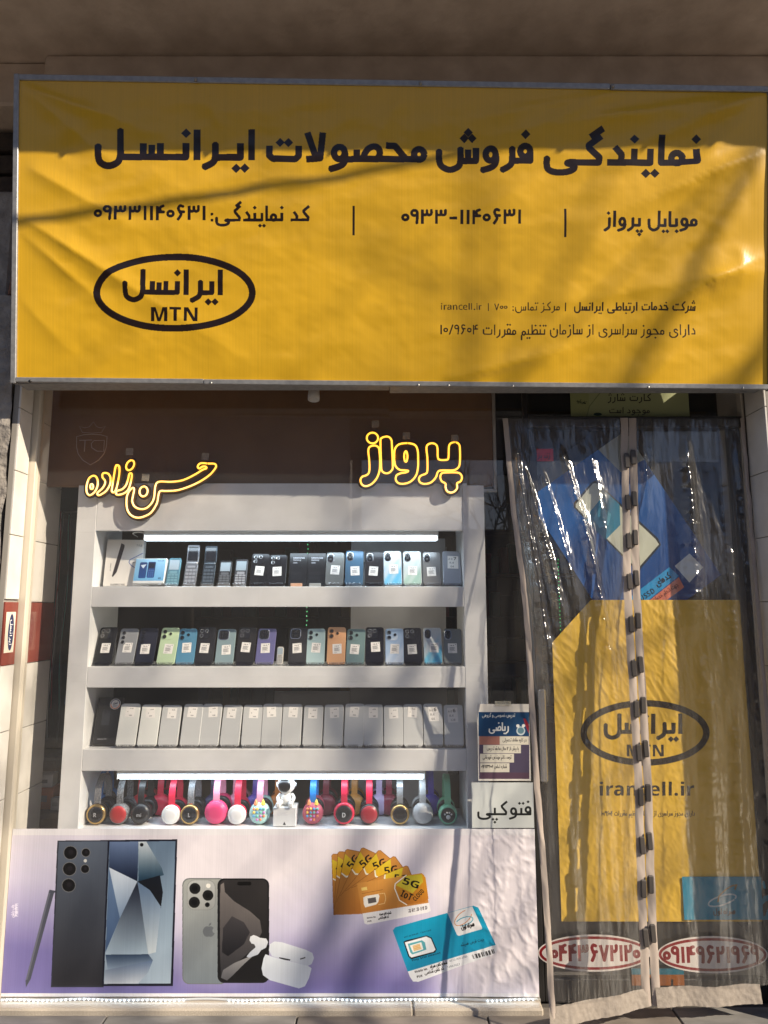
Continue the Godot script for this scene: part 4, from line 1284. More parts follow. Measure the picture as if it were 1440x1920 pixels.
	c.poly(B.call([625, 840, 805, 790, 845, 806, 885, 900, 868, 918, 682, 968, 665, 955]), Color(0.92, 0.94, 0.95))
	c.poly(B.call([650, 852, 770, 822, 795, 840, 808, 900, 690, 942, 672, 925]), Color(0.35, 0.66, 0.70))
	c.poly(B.call([668, 866, 765, 838, 782, 898, 694, 926]), Color(0.94, 0.93, 0.90))
	c.poly(B.call([690, 868, 752, 850, 764, 895, 702, 914]), Color(0.86, 0.70, 0.45))
	for k in 3: c.stroke(B.call([690 + k * 2, 876 + k * 14, 756 + k * 3, 857 + k * 14]), 0.5, Color(0.95, 0.9, 0.8))
	letter(c, "Tiny SIM (Nano)", B.call([684, 1005])[0], 4.2, Color(0.05, 0.1, 0.15), 56, -0.27)
	letter(c, "MCI 30,000.00 - 1 Sim Card", B.call([622, 805])[0], 3.2, Color(0.04, 0.28, 0.36), 52, -0.27)
	pen(c, "جیبت قرص همیشه", B.call([1298, 820])[0], 5.2, Color(0.04, 0.22, 0.3), 46, 0.16, -0.27)
	letter(c, "Mobile No.", B.call([712, 1098])[0], 4.2, black, 25, -0.26)
	pen(c, "شماره تلفن همراه", B.call([985, 1020])[0], 5.4, black, 33, 0.18, -0.26)
	letter(c, "PUK", B.call([730, 1140])[0], 4.2, black, 11, -0.26)
	pen(c, "کد تلفن شخصی", B.call([958, 1068])[0], 5.4, black, 38, 0.18, -0.26)
	letter(c, "0912 000 2269", B.call([1006, 1004])[0], 3.4, Color(0.3, 0.35, 0.4), 34, -0.26, false)
	letter(c, "12867021", B.call([985, 1058])[0], 3.4, Color(0.3, 0.35, 0.4), 24, -0.26, false)
	for k in 26:
		if k % 4 != 2: c.stroke(B.call([1190 + k * 7.2, 945 - k * 2.0, 1204 + k * 7.2, 980 - k * 2.0]), 0.4 + 0.7 * float((k * 7) % 3), black)
	# the vinyl: slightly wavy, wrinkled and blistered towards its right end
	var nz := FastNoiseLite.new()
	nz.seed = 9
	nz.frequency = 1.0
	var rd := FastNoiseLite.new()
	rd.seed = 21
	rd.frequency = 1.0
	rd.fractal_type = FastNoiseLite.FRACTAL_RIDGED
	rd.fractal_octaves = 3
	var p = thing("window_poster", "long lavender poster of phones, earphones and sim cards under the shelves", "poster")
	var m = print_mat(c.im, 0.40)
	print_lines(m, 5, 0.965)
	part(p, "vinyl_print", sheet(func(u, v):
		var wr := smoothstep(0.86, 0.90, u)
		var z: float = 0.0045 + 0.0008 * nz.get_noise_2d(u * 14.0, v * 4.0)
		var ridge := maxf(0.0, rd.get_noise_2d(u * 22.0, v * 6.0) - 0.25)
		z += wr * (0.0050 * ridge + 0.0008 * (1.0 + nz.get_noise_2d(u * 30.0, v * 11.0)))
		return Vector3(lerpf(X0, X1, u), lerpf(Y1, Y0, v), z), 330, 90), m)

# =====================================================================  goods on the shelves
const NTH := ["first", "second", "third", "fourth", "fifth", "sixth", "seventh", "eighth", "ninth", "tenth", "eleventh", "twelfth", "thirteenth", "fourteenth", "fifteenth", "sixteenth", "seventeenth", "eighteenth", "nineteenth"]

func label_tex(kind):
	var key := "label %d" % kind
	if CACHE.has(key): return CACHE[key]
	var c := Canvas.new(Vector2(36, 44), 108, Vector2.ZERO, Color(0.90, 0.89, 0.87))
	var k := Color(0.16, 0.16, 0.18)
	if kind == 0:
		letter(c, "16.0", Vector2(7, 12), 5, k, 18)
		c.rect(29, 4, 32, 7, k)
		for i in 5: c.rect(6, 17 + i * 3.4, 28 - (i % 2) * 4, 18.7 + i * 3.4, Color(0.3, 0.3, 0.32))
		for i in 2: c.rect(5, 37 + i * 3, 17, 38 + i * 3, Color(0.55, 0.55, 0.55))
	elif kind == 1:
		letter(c, "A.34", Vector2(16, 10), 4.4, k, 12)
		letter(c, "8", Vector2(8, 24), 4, k)
		letter(c, "128", Vector2(16, 39), 4.4, k, 11)
	elif kind == 2:
		letter(c, "A.54", Vector2(18, 11), 4.4, k, 12)
		letter(c, "6", Vector2(9, 25), 4, k)
		letter(c, "256", Vector2(14, 38), 4.4, k, 11)
	else:
		letter(c, "A 0", Vector2(3, 14), 6.5, k, 13, 0, false)
		letter(c, "7" if kind == 5 else "6", Vector2(20, 14), 10.5, k, 9)
		letter(c, "R.4", Vector2(7, 27), 6.5, k, 14, 0, false)
		letter(c, "128" if kind == 4 else "64", Vector2(10, 40), 6.5, k, 16 if kind == 4 else 11, 0, false)
	var m = print_mat(c.im, 0.7)
	CACHE[key] = m
	return m

func word_mesh(text, high, serif = true):
	var key := "word %s %.4f" % [text, high]
	if CACHE.has(key): return CACHE[key]
	var g = latin(text, true, serif)
	var s: float = high / g[1].y
	var st = tool()
	for t in g[0]:
		tri(st, Vector3((t[0].x - g[1].x / 2) * s, t[0].y * s, 0), Vector3((t[1].x - g[1].x / 2) * s, t[1].y * s, 0), Vector3((t[2].x - g[1].x / 2) * s, t[2].y * s, 0), Vector3(0, 0, 1))
	CACHE[key] = done(st)
	return CACHE[key]

var TILT := Transform3D.IDENTITY
# a part of a thing that leans back as a whole
func tpart(t, called, mesh, m, where = Vector3.ZERO, turn = Vector3.ZERO):
	var o = part(t, called, mesh, m)
	o.transform = TILT * Transform3D(Basis.from_euler(turn * PI / 180.0), where)
	return o

func stand(t, dark, word):
	# clear acrylic rest: foot, front lip with the lettering
	part(t, "stand", rbox(0.070, 0.003, 0.060, 0.0005), M.acrylic, Vector3(0, 0.0016, -0.022))
	part(t, "stand_lip", rbox(0.060, 0.014, 0.002, 0.0005), M.acrylic_dark if dark else M.acrylic, Vector3(0, 0.0085, 0.0105))
	if word != "":
		part(t, "lettering", word_mesh(word, 0.0105), M.ink, Vector3(0, 0.0035, 0.0122))

var PHONE_MATS := {}
func phone_mat(c, metal = 0.1, rough = 0.2):
	var key := "%s" % [c]
	if not PHONE_MATS.has(key):
		var m = mat(lin(c[0], c[1], c[2]), rough, metal)
		m.metallic_specular = 0.36
		PHONE_MATS[key] = m
	return PHONE_MATS[key]

func streak_mat(c0, c1):
	var im := Image.create(64, 128, false, Image.FORMAT_RGBA8)
	for y in 128:
		for x in 64:
			var d := (x * 0.6 + y) / 166.0
			var a := smoothstep(0.35, 0.95, d + 0.10 * sin(x * 0.2 + y * 0.11))
			im.set_pixel(x, y, lin(c0[0], c0[1], c0[2]).lerp(lin(c1[0], c1[1], c1[2]), a))
	var m = print_mat(im, 0.2)
	m.clearcoat_enabled = true
	m.clearcoat = 0.6
	return m

func lens(t, x, y, z, r, ring_m):
	var o = tpart(t, "camera_lens", lathe_lens(r), ring_m, Vector3(x, y, z))
	part(o, "glass", lathe_glass(r * 0.76), M.black_gloss, Vector3(0, 0, 0.0003))

func lathe_lens(r):
	var key := "lens %.4f" % r
	if not CACHE.has(key): CACHE[key] = lathe([[r, -0.001], [r, 0.0015], [r * 0.92, 0.0022], [r * 0.80, 0.0022], [r * 0.76, 0.001]], 18)
	return CACHE[key]

func lathe_glass(r):
	var key := "lglass %.4f" % r
	if not CACHE.has(key): CACHE[key] = lathe([[r, 0.0008], [r * 0.5, 0.0014], [0.0, 0.0016]], 16)
	return CACHE[key]

# a phone shown from its back, leaning on its stand; the node sits at the foot of the phone
func smartphone(shelf, n, x, color, cam, desc, high = 0.150, dark = false, body_mat = null):
	var t = thing("display_phone", desc + ", " + NTH[n] + " from left on the " + ["top", "second", "third"][shelf] + " shelf", "phone", Vector3(x, SHELVES[shelf], -0.100), "phones on the display shelves")
	t.rotation_degrees.y = fmod(n * 37.0, 5.0) - 2.5
	stand(t, dark, "SAMSUNG")
	TILT = Transform3D.IDENTITY
	TILT.origin = Vector3(0, 0.004, 0)
	TILT.basis = Basis.from_euler(Vector3(deg_to_rad(-21.0), 0, 0))
	high += 0.004 * sin(n * 2.7 + shelf)
	TILT = TILT * Transform3D(Basis.from_euler(Vector3(0, 0, deg_to_rad(1.1 * sin(n * 5.1 + shelf)))), Vector3.ZERO)
	var m = body_mat if body_mat else phone_mat(color)
	var w := 0.0735
	var body = tpart(t, "body", rr(w, high, 0.0105, 0.008, 0.0016), m, Vector3(0, high / 2, 0))
	var f := 0.0081
	var edge = phone_mat([color[0] * 0.7, color[1] * 0.7, color[2] * 0.7], 0.6)
	if cam == "tri":
		tpart(t, "camera_island", rr(0.024, 0.062, 0.011, 0.0012), m, Vector3(-0.020, high - 0.040, f - 0.0002))
		for k in 3: lens(t, -0.020, high - 0.020 - k * 0.019, f + 0.0012, 0.0078, edge)
	elif cam == "duo":
		tpart(t, "camera_island", rr(0.046, 0.044, 0.012, 0.0012), m, Vector3(-0.009, high - 0.028, f - 0.0002))
		for k in 2: lens(t, -0.021, high - 0.018 - k * 0.021, f + 0.0012, 0.0096, edge)
		lens(t, 0.003, high - 0.027, f + 0.0012, 0.0066, edge)
	elif cam == "oval":
		tpart(t, "camera_island", rr(0.027, 0.040, 0.0125, 0.0022, 0.0006), M.chrome, Vector3(-0.0185, high - 0.027, f - 0.0002))
		tpart(t, "camera_glass", rr(0.024, 0.037, 0.0115, 0.0026), M.black_gloss, Vector3(-0.0185, high - 0.027, f))
		for k in 2: lens(t, -0.0185, high - 0.019 - k * 0.016, f + 0.0026, 0.0058, M.black)
	elif cam == "square":
		tpart(t, "camera_island", rr(0.042, 0.042, 0.011, 0.0022, 0.0006), M.chrome, Vector3(-0.011, high - 0.026, f - 0.0002))
		tpart(t, "camera_glass", rr(0.038, 0.038, 0.010, 0.0026), M.black_gloss, Vector3(-0.011, high - 0.026, f))
		for q in [[-0.009, 0.008], [0.009, 0.008], [-0.009, -0.009], [0.009, -0.009]]: lens(t, -0.011 + q[0], high - 0.026 + q[1], f + 0.0026, 0.0062, M.black)
	elif cam == "dark":
		tpart(t, "camera_island", rr(0.044, 0.044, 0.012, 0.0016, 0.0004), M.black_gloss, Vector3(-0.010, high - 0.027, f - 0.0002))
		for q in [[-0.010, 0.010], [0.010, 0.010], [-0.010, -0.010]]: lens(t, -0.010 + q[0], high - 0.027 + q[1], f + 0.0016, 0.0074, M.chrome)
	var lx: float = 0.001 + 0.004 * sin(n * 2.3)
	tpart(t, "price_label", rr(0.036, 0.040, 0.0008, 0.0004), label_tex(0), Vector3(lx, high * (0.43 + 0.03 * sin(n * 1.9)), f), Vector3(0, 0, 4.0 * sin(n * 3.3)))
	return t

func dummy(n, x, color, word, lab):
	var tone := "white" if color[0] > 0.6 else "silver"
	var t = thing("phone_sleeve", "%s slab-shaped phone box with a paper tag, %s from left on the third shelf" % [tone, NTH[n]], "phone box", Vector3(x, SHELVES[2], -0.088), "phone boxes on the third shelf")
	t.rotation_degrees.y = fmod(n * 53.0, 6.0) - 3.0
	stand(t, false, word)
	TILT = Transform3D.IDENTITY
	TILT.origin = Vector3(0, 0.004, 0)
	TILT.basis = Basis.from_euler(Vector3(deg_to_rad(-18.0), 0, 0))
	var h := 0.160 + 0.003 * sin(n * 1.7)
	tpart(t, "body", rr(0.076, h, 0.011, 0.010, 0.0015), M.sleeve_white if tone == "white" else M.sleeve, Vector3(0, h / 2, 0))
	tpart(t, "paper_tag", rr(0.036 if lab < 3 else 0.040, 0.040 if lab < 3 else 0.056, 0.0006, 0.0004), label_tex(lab), Vector3(0.004 * sin(n * 2.9), h - (0.032 if lab < 3 else 0.040), 0.0101), Vector3(0, 0, 5.0 * sin(n * 4.1)))

func keypad(n, x, shelf, kind, body, face, desc, high):
	var t = thing("keypad_phone", desc, "phone", Vector3(x, SHELVES[shelf], -0.105), "keypad phones on the display shelves")
	part(t, "stand", rbox(0.056, 0.003, 0.050, 0.0005), M.acrylic, Vector3(0, 0.0016, -0.01))
	part(t, "stand_lip", rbox(0.052, 0.012, 0.002, 0.0004), M.acrylic, Vector3(0, 0.0075, 0.0125))
	TILT = Transform3D.IDENTITY
	TILT.origin = Vector3(0, 0.004, 0)
	TILT.basis = Basis.from_euler(Vector3(deg_to_rad(-20.0), 0, 0))
	var w := 0.050 if kind != "tiny" else 0.026
	var m = phone_mat(body, 0.3)
	var fm = phone_mat(face, 0.3)
	var low = high
	if kind == "flip":
		low = high * 0.56
		TILT = Transform3D.IDENTITY
		var base := Transform3D(Basis.from_euler(Vector3(deg_to_rad(-20.0), 0, 0)), Vector3(0, 0.004, 0))
		TILT = base * Transform3D(Basis.from_euler(Vector3(deg_to_rad(8.0), 0, 0)), Vector3(0, low, 0.004))
		tpart(t, "shell", rr(w, high * 0.46, 0.006, 0.007, 0.001), m, Vector3(0, high * 0.23, -0.004))
		tpart(t, "screen", rr(w * 0.78, high * 0.34, 0.002, 0.001), M.black_gloss, Vector3(0, high * 0.24, 0.003))
		TILT = base
		tpart(t, "hinge", tube([Vector3(-w * 0.45, low, 0.006), Vector3(w * 0.45, low, 0.006)], 0.005, 8), fm)
	tpart(t, "shell", rr(w, low, 0.007, 0.012, 0.0015), m, Vector3(0, low / 2, 0))
	if kind != "flip":
		tpart(t, "screen", rr(w * 0.80, low * 0.36, 0.002, 0.0006), M.screen_pale, Vector3(0, low * 0.74, 0.0120))
	var ky: float = low * (0.82 if kind == "flip" else 0.46)
	tpart(t, "navigation_key", rr(w * 0.62, low * 0.10, 0.003, 0.001), fm, Vector3(0, ky, 0.0120))
	for r in 4:
		for k in 3:
			tpart(t, "key", rr(w * 0.24, low * (0.11 if kind == "flip" else 0.065), 0.0015, 0.0010), fm, Vector3((k - 1) * w * 0.28, ky - low * (0.16 if kind == "flip" else 0.095) * (r + 1), 0.0120))

func build_shelf_goods():
	M.sleeve = grained(lin(0.47, 0.48, 0.47), lin(0.62, 0.63, 0.62), 0.12, 5.0, 0.42, 0.0, 1.0, 31, 2)
	M.sleeve.metallic = 0.1
	M.sleeve_white = mat(lin(0.70, 0.71, 0.67), 0.4)
	M.screen_pale = mat(lin(0.30, 0.36, 0.40), 0.15)
	# ---- top shelf
	var tb = thing("tablet_box", "white tablet box with a dark tablet printed on it, first on the top shelf", "box", Vector3(-1.070, SHELVES[0], -0.150))
	var c := Canvas.new(Vector2(150, 212), 450, Vector2.ZERO, Color(0.86, 0.84, 0.81))
	c.poly([Vector2(58, 16), Vector2(72, 24), Vector2(72, 36), Vector2(50, 150), Vector2(36, 172), Vector2(32, 168)], Color(0.20, 0.17, 0.18))
	c.stroke([Vector2(150, 62), Vector2(100, 92), Vector2(96, 104), Vector2(104, 116), Vector2(150, 150)], 3.0, Color(0.26, 0.36, 0.62))
	letter(c, "TAB", Vector2(120, 30), 10, Color(0.55, 0.55, 0.55), 0, 0.1)
	letter(c, "64 GB", Vector2(112, 108), 8, Color(0.1, 0.1, 0.1), 14)
	c.rect(130, 92, 140, 104, Color(0.12, 0.12, 0.12))
	letter(c, "Galaxy Tab", Vector2(20, 110), 6, Color(0.25, 0.25, 0.25), 34, PI / 2)
	TILT = Transform3D.IDENTITY
	TILT.basis = Basis.from_euler(Vector3(deg_to_rad(-9), deg_to_rad(6), 0))
	tpart(tb, "box", rbox(0.148, 0.196, 0.042, 0.002), M.white_plastic, Vector3(0, 0.0985, 0))
	tpart(tb, "printed_face", rr(0.146, 0.194, 0.002, 0.0005), print_mat(c.im, 0.5), Vector3(0, 0.0985, 0.0211))
	part(tb, "stand_lip", rbox(0.05, 0.012, 0.002, 0.0004), M.acrylic, Vector3(0.0, 0.0075, 0.055))
	part(tb, "lettering", word_mesh("SAMSUNG", 0.0085), M.ink, Vector3(0.0, 0.0045, 0.0565))
	var bb = thing("phone_carton", "small white carton with two blue keypad phones printed on it, top shelf", "box", Vector3(-0.952, SHELVES[0], -0.118))
	c = Canvas.new(Vector2(136, 104), 408, Vector2.ZERO, Color(0.45, 0.66, 0.80))
	c.shade([Vector2(0, 0), Vector2(136, 0), Vector2(136, 104), Vector2(0, 104)], Color(0.58, 0.75, 0.86), Color(0.42, 0.66, 0.82))
	c.rrect(20, 16, 54, 92, 6, Color(0.14, 0.24, 0.44), Color(0.12, 0.28, 0.52))
	c.rrect(58, 14, 92, 90, 6, Color(0.12, 0.20, 0.36), Color(0.10, 0.26, 0.50))
	c.rect(62, 20, 88, 44, Color(0.08, 0.10, 0.18))
	c.poly([Vector2(24, 30), Vector2(50, 26), Vector2(38, 46)], Color(0.80, 0.84, 0.88))
	for r in 4:
		for k in 3: c.rect(63 + k * 9, 52 + r * 9, 69 + k * 9, 57 + r * 9, Color(0.30, 0.44, 0.66))
	letter(c, "Dual SIM", Vector2(100, 12), 5, Color(0.1, 0.15, 0.3), 28)
	letter(c, "4G", Vector2(110, 96), 8, Color(0.1, 0.15, 0.3))
	TILT = Transform3D.IDENTITY
	TILT.basis = Basis.from_euler(Vector3(deg_to_rad(-13), deg_to_rad(-5), 0))
	tpart(bb, "box", rbox(0.132, 0.104, 0.040, 0.002), M.white_plastic, Vector3(0, 0.064, -0.004))
	tpart(bb, "printed_face", rr(0.126, 0.092, 0.002, 0.0005), print_mat(c.im, 0.5), Vector3(0, 0.068, 0.0161))
	part(bb, "stand_lip", rbox(0.05, 0.012, 0.002, 0.0004), M.acrylic, Vector3(-0.02, 0.0075, 0.030))
	part(bb, "stand", rbox(0.12, 0.010, 0.07, 0.001), M.acrylic, Vector3(0, 0.0055, -0.01))
	keypad(0, -0.8545, 0, "bar", [0.10, 0.22, 0.27], [0.20, 0.36, 0.40], "teal and silver keypad phone beside the blue-printed carton on the top shelf", 0.118)
	keypad(1, -0.784, 0, "flip", [0.16, 0.16, 0.17], [0.34, 0.34, 0.35], "open grey flip phone with a bright silver hinge on the top shelf", 0.172)
	keypad(2, -0.711, 0, "flip", [0.035, 0.045, 0.055], [0.10, 0.12, 0.14], "open black flip phone on the top shelf, right of the grey flip phone", 0.168)
	keypad(3, -0.645, 0, "bar", [0.04, 0.042, 0.045], [0.16, 0.165, 0.17], "dark keypad phone on the top shelf, right of the black flip phone", 0.106)
	keypad(4, -0.581, 0, "bar", [0.07, 0.072, 0.08], [0.40, 0.40, 0.41], "dark keypad phone with pale silver keys on the top shelf", 0.112)
	var black := [0.014, 0.014, 0.017]
	smartphone(0, 7, -0.506, [0.010, 0.010, 0.012], "dark", "plain glossy black phone", 0.140, true)
	smartphone(0, 8, -0.4336, black, "dark", "black phone with white label", 0.134, true)
	for k in 2:
		var t = thing("black_phone_box", ["black phone box with white lettering, left of the pair on the top shelf", "black phone box with white lettering, right of the pair on the top shelf"][k], "phone box", Vector3([-0.350, -0.2756][k], SHELVES[0], -0.112), "black phone boxes on the top shelf")
		c = Canvas.new(Vector2(72, 150), 288, Vector2.ZERO, Color(0.055, 0.055, 0.065))
		letter(c, "SAMSUNG", Vector2(14, 26), 7, Color(0.80, 0.80, 0.82), 46)
		letter(c, "Galaxy", Vector2(14, 38), 9.5, Color(0.72, 0.72, 0.74), 32)
		letter(c, ["A05", "A06"][k], Vector2(14, 49), 6.5, Color(0.72, 0.72, 0.74), 17)
		for r in 4: letter(c, "Dual SIM  4G  64 GB", Vector2(10, 92 + r * 9), 3.4, Color(0.30, 0.30, 0.32), 40, 0, false)
		TILT = Transform3D.IDENTITY
		TILT.basis = Basis.from_euler(Vector3(deg_to_rad(-20), 0, 0))
		tpart(t, "box", rbox(0.074, 0.142, 0.024, 0.001), M.black, Vector3(0, 0.074, 0))
		tpart(t, "printed_face", rr(0.0725, 0.140, 0.0015, 0.0004), print_mat(c.im, 0.3), Vector3(0, 0.074, 0.0121))
		part(t, "stand_lip", rbox(0.046, 0.013, 0.004, 0.001), mat(lin(0.62, 0.36, 0.24) if k == 0 else lin(0.34, 0.36, 0.36), 0.5), Vector3(0, 0.0075, 0.034))
	smartphone(0, 11, -0.2008, [0.17, 0.18, 0.175], "oval", "grey phone with an oval dark camera")
	smartphone(0, 12, -0.1218, [0.065, 0.14, 0.22], "oval", "steel blue phone with an oval dark camera")
	smartphone(0, 13, -0.0406, [0.03, 0.028, 0.03], "oval", "black phone with a chrome rimmed oval camera", 0.150, true)
	smartphone(0, 14, 0.0363, [0.55, 0.66, 0.74], "oval", "pale silver phone fading to sky blue", 0.152, false, streak_mat([0.56, 0.62, 0.66], [0.10, 0.42, 0.66]))
	smartphone(0, 15, 0.1154, [0.50, 0.58, 0.54], "oval", "pale mint phone with soft green waves", 0.150, false, streak_mat([0.56, 0.60, 0.58], [0.30, 0.46, 0.38]))
	smartphone(0, 16, 0.1944, [0.19, 0.185, 0.18], "oval", "taupe grey phone with an oval dark camera")
	var last = smartphone(0, 17, 0.2756, [0.30, 0.32, 0.36], "none", "grey phone box with a large handwritten tag", 0.148)
	last.get_node("price_label").material_override = label_tex(5)
	last.get_node("price_label").mesh = rr(0.044, 0.056, 0.0006, 0.0004)
	last.get_node("price_label").position += TILT.basis.y * 0.032
	# ---- second shelf
	var two := [
		[-1.1143, [0.012, 0.012, 0.014], "dark", "black phone with a round black camera", true], [-1.0302, [0.28, 0.29, 0.30], "tri", "silver phone with three lenses in a column", false], [-0.9524, [0.020, 0.022, 0.036], "tri", "dark navy phone with three lenses in a column", true],
		[-0.8662, [0.52, 0.66, 0.42], "duo", "pale green phone with two round lenses", false], [-0.7905, [0.09, 0.25, 0.38], "duo", "bright blue phone with two round lenses", false], [-0.7149, [0.018, 0.018, 0.022], "dark", "black phone with a large square camera", true],
		[-0.635, [0.24, 0.33, 0.35], "square", "grey teal phone with a chrome square camera", false], [-0.553, [0.022, 0.021, 0.022], "dark", "black phone with a glossy lens plate", true], [-0.4752, [0.15, 0.145, 0.31], "square", "purple phone with a chrome square camera", false],
		[], [-0.3448, [0.030, 0.030, 0.034], "square", "charcoal phone with a dark square camera", true], [-0.2733, [0.42, 0.56, 0.56], "duo", "pale aqua phone with two round lenses", false], [-0.1913, [0.74, 0.40, 0.20], "duo", "peach orange phone with two round lenses", false],
		[-0.1156, [0.17, 0.26, 0.26], "duo", "grey green phone with two round lenses", false], [-0.0378, [0.012, 0.012, 0.018], "dark", "black phone with a silver ringed camera", true], [0.0421, [0.46, 0.57, 0.72], "duo", "pale blue phone with wavy feather pattern", false],
		[0.1156, [0.016, 0.016, 0.024], "dark", "dark blue black phone with a speckled camera", true], [0.1955, [0.50, 0.60, 0.66], "oval", "silver phone fading to bright blue", false], [0.2733, [0.17, 0.185, 0.18], "oval", "olive grey phone with an oval camera", false],
	]
	for n in two.size():
		var q = two[n]
		if q.is_empty(): continue
		var bm = null
		if n == 17: bm = streak_mat([0.50, 0.54, 0.56], [0.08, 0.40, 0.62])
		if n == 15: bm = streak_mat([0.36, 0.50, 0.70], [0.60, 0.68, 0.78])
		smartphone(1, n, q[0], q[1], q[2], q[3], 0.150, q[4], bm)
	keypad(9, -0.4142, 1, "tiny", [0.62, 0.60, 0.55], [0.42, 0.40, 0.36], "tiny white keypad phone in the gap on the second shelf", 0.070)
	# ---- third shelf
	var nb = thing("tall_phone_box", "tall black phone box with a round sticker at the left of the third shelf", "phone box", Vector3(-1.098, SHELVES[2], -0.128))
	c = Canvas.new(Vector2(90, 176), 360, Vector2.ZERO, Color(0.085, 0.085, 0.095))
	c.rect(22, 48, 52, 104, Color(0.17, 0.18, 0.20))
	for k in 3: c.disc(Vector2(32, 52 + k * 6), 2, Color(0.05, 0.05, 0.06))
	letter(c, "Galaxy S23", Vector2(16, 158), 4.4, Color(0.75, 0.75, 0.77), 34)
	TILT = Transform3D.IDENTITY
	TILT.basis = Basis.from_euler(Vector3(deg_to_rad(-15), deg_to_rad(3), 0))
	tpart(nb, "box", rbox(0.094, 0.182, 0.030, 0.001), M.black, Vector3(0, 0.0935, 0))
	tpart(nb, "printed_face", rr(0.092, 0.180, 0.0015, 0.0004), print_mat(c.im, 0.35), Vector3(0, 0.0935, 0.0151))
	c = Canvas.new(Vector2(40, 40), 160, Vector2(-20, -20), Color(0.88, 0.88, 0.88))
	for i in 30:
		var a := TAU * i / 30.0
		c.stroke([Vector2(cos(a), sin(a)) * 16.5, Vector2(cos(a + 0.22), sin(a + 0.22)) * 16.5], 3.0, Color(0.85, 0.42, 0.16) if i < 15 else Color(0.14, 0.18, 0.36))
	pen(c, "اصل", Vector2(8, 0), 8, Color(0.15, 0.15, 0.3), 16, 0.2)
	for k in 3: c.rect(-9, 4 + k * 3, 9 - k * 2, 5 + k * 3, Color(0.4, 0.4, 0.45))
	tpart(nb, "sticker", slab(oval(0.021, 0.021, 24), 0.0004), print_mat(c.im, 0.4), Vector3(0.022, 0.158, 0.0158))
	var three := [-1.0034, -0.9206, -0.8399, -0.7551, -0.6806, -0.6, -0.5172, -0.4407, -0.362, -0.2793, -0.1986, -0.1179, -0.0414, 0.0372, 0.1138, 0.1924, 0.2731]
	for n in three.size():
		dummy(n + 1, three[n], [0.7, 0.7, 0.67] if n < 2 else [0.45, 0.45, 0.45], "SONY" if n in [11, 14] else "SAMSUNG", 3 if n == 15 else 4 if n == 16 else 1 + n % 2)

# =====================================================================  headphones on the bottom shelf
func ribbon(path, wide, thick):
	var st = tool()
	var n: int = path.size()
	for i in n - 1:
		var q := []
		for j in [i, i + 1]:
			var a: Vector3 = path[maxi(j - 1, 0)]
			var b: Vector3 = path[mini(j + 1, n - 1)]
			var t := (b - a).normalized()
			var nn = Vector3(0, -t.z, t.y) * thick * 0.5
			var x := Vector3(wide * 0.5, 0, 0)
			q.append([path[j] - x - nn, path[j] + x - nn, path[j] + x + nn, path[j] - x + nn])
		var mid: Vector3 = (path[i] + path[i + 1]) * 0.5
		for k in 4:
			var l := (k + 1) % 4
			quad(st, q[0][k], q[0][l], q[1][l], q[1][k], (q[0][k] + q[0][l] + q[1][l] + q[1][k]) * 0.25 - mid)
	for e in [0, n - 1]:
		var a: Vector3 = path[e]
		var b: Vector3 = path[1 if e == 0 else n - 2]
		var t := (a - b).normalized()
		var nn = Vector3(0, -t.z, t.y) * thick * 0.5
		var x := Vector3(wide * 0.5, 0, 0)
		quad(st, a - x - nn, a + x - nn, a + x + nn, a - x + nn, t)
	return done(st)

func headset(label, at, cup, face, band, r = 0.039, rim = null, low = null):
	var t = thing("headphones", label, "headphones", at, "headphones on the bottom shelf")
	var key := "headset %.3f" % r
	if not CACHE.has(key):
		var path := []
		for i in 19:
			var a := PI * i / 18.0
			path.append(Vector3(0, r + 0.062 + sin(a) * 0.072, -0.058 + cos(a) * 0.056))
		path.push_front(Vector3(0, r + 0.02, -0.004))
		path.push_back(Vector3(0, r + 0.02, -0.112))
		CACHE[key] = [lathe([[r * 0.78, -0.026], [r * 0.94, -0.020], [r, -0.010], [r * 0.98, 0.0], [r * 0.90, 0.008], [r * 0.80, 0.010]], 28), lathe([[r * 0.82, 0.010], [r * 0.80, 0.0125], [r * 0.45, 0.0155], [0.0, 0.0165]], 28), ribbon(curve(path, 2), 0.024, 0.006),
			lathe([[r * 0.55, -0.040], [r * 0.86, -0.040], [r * 0.92, -0.032], [r * 0.80, -0.025]], 24), lathe([[r * 0.97, 0.002], [r * 0.94, 0.0095], [r * 0.80, 0.0135], [r * 0.72, 0.0125]], 28), rbox(0.020, 0.046, 0.012, 0.003)]
	var k = CACHE[key]
	part(t, "ear_cup", k[0], cup, Vector3(0, r, 0))
	part(t, "cup_face", k[1], face, Vector3(0, r, 0))
	if rim != null: part(t, "cup_rim", k[4], rim, Vector3(0, r, 0))
	part(t, "cushion", k[3], M.black, Vector3(0, r, 0))
	part(t, "ear_cup", k[0], cup, Vector3(0, r, -0.116), Vector3(0, 180, 0))
	part(t, "cushion", k[3], M.black, Vector3(0, r, -0.116), Vector3(0, 180, 0))
	part(t, "headband", k[2], band)
	part(t, "slider", k[5], low if low != null else band, Vector3(0, r + 0.040, -0.006))
	return t

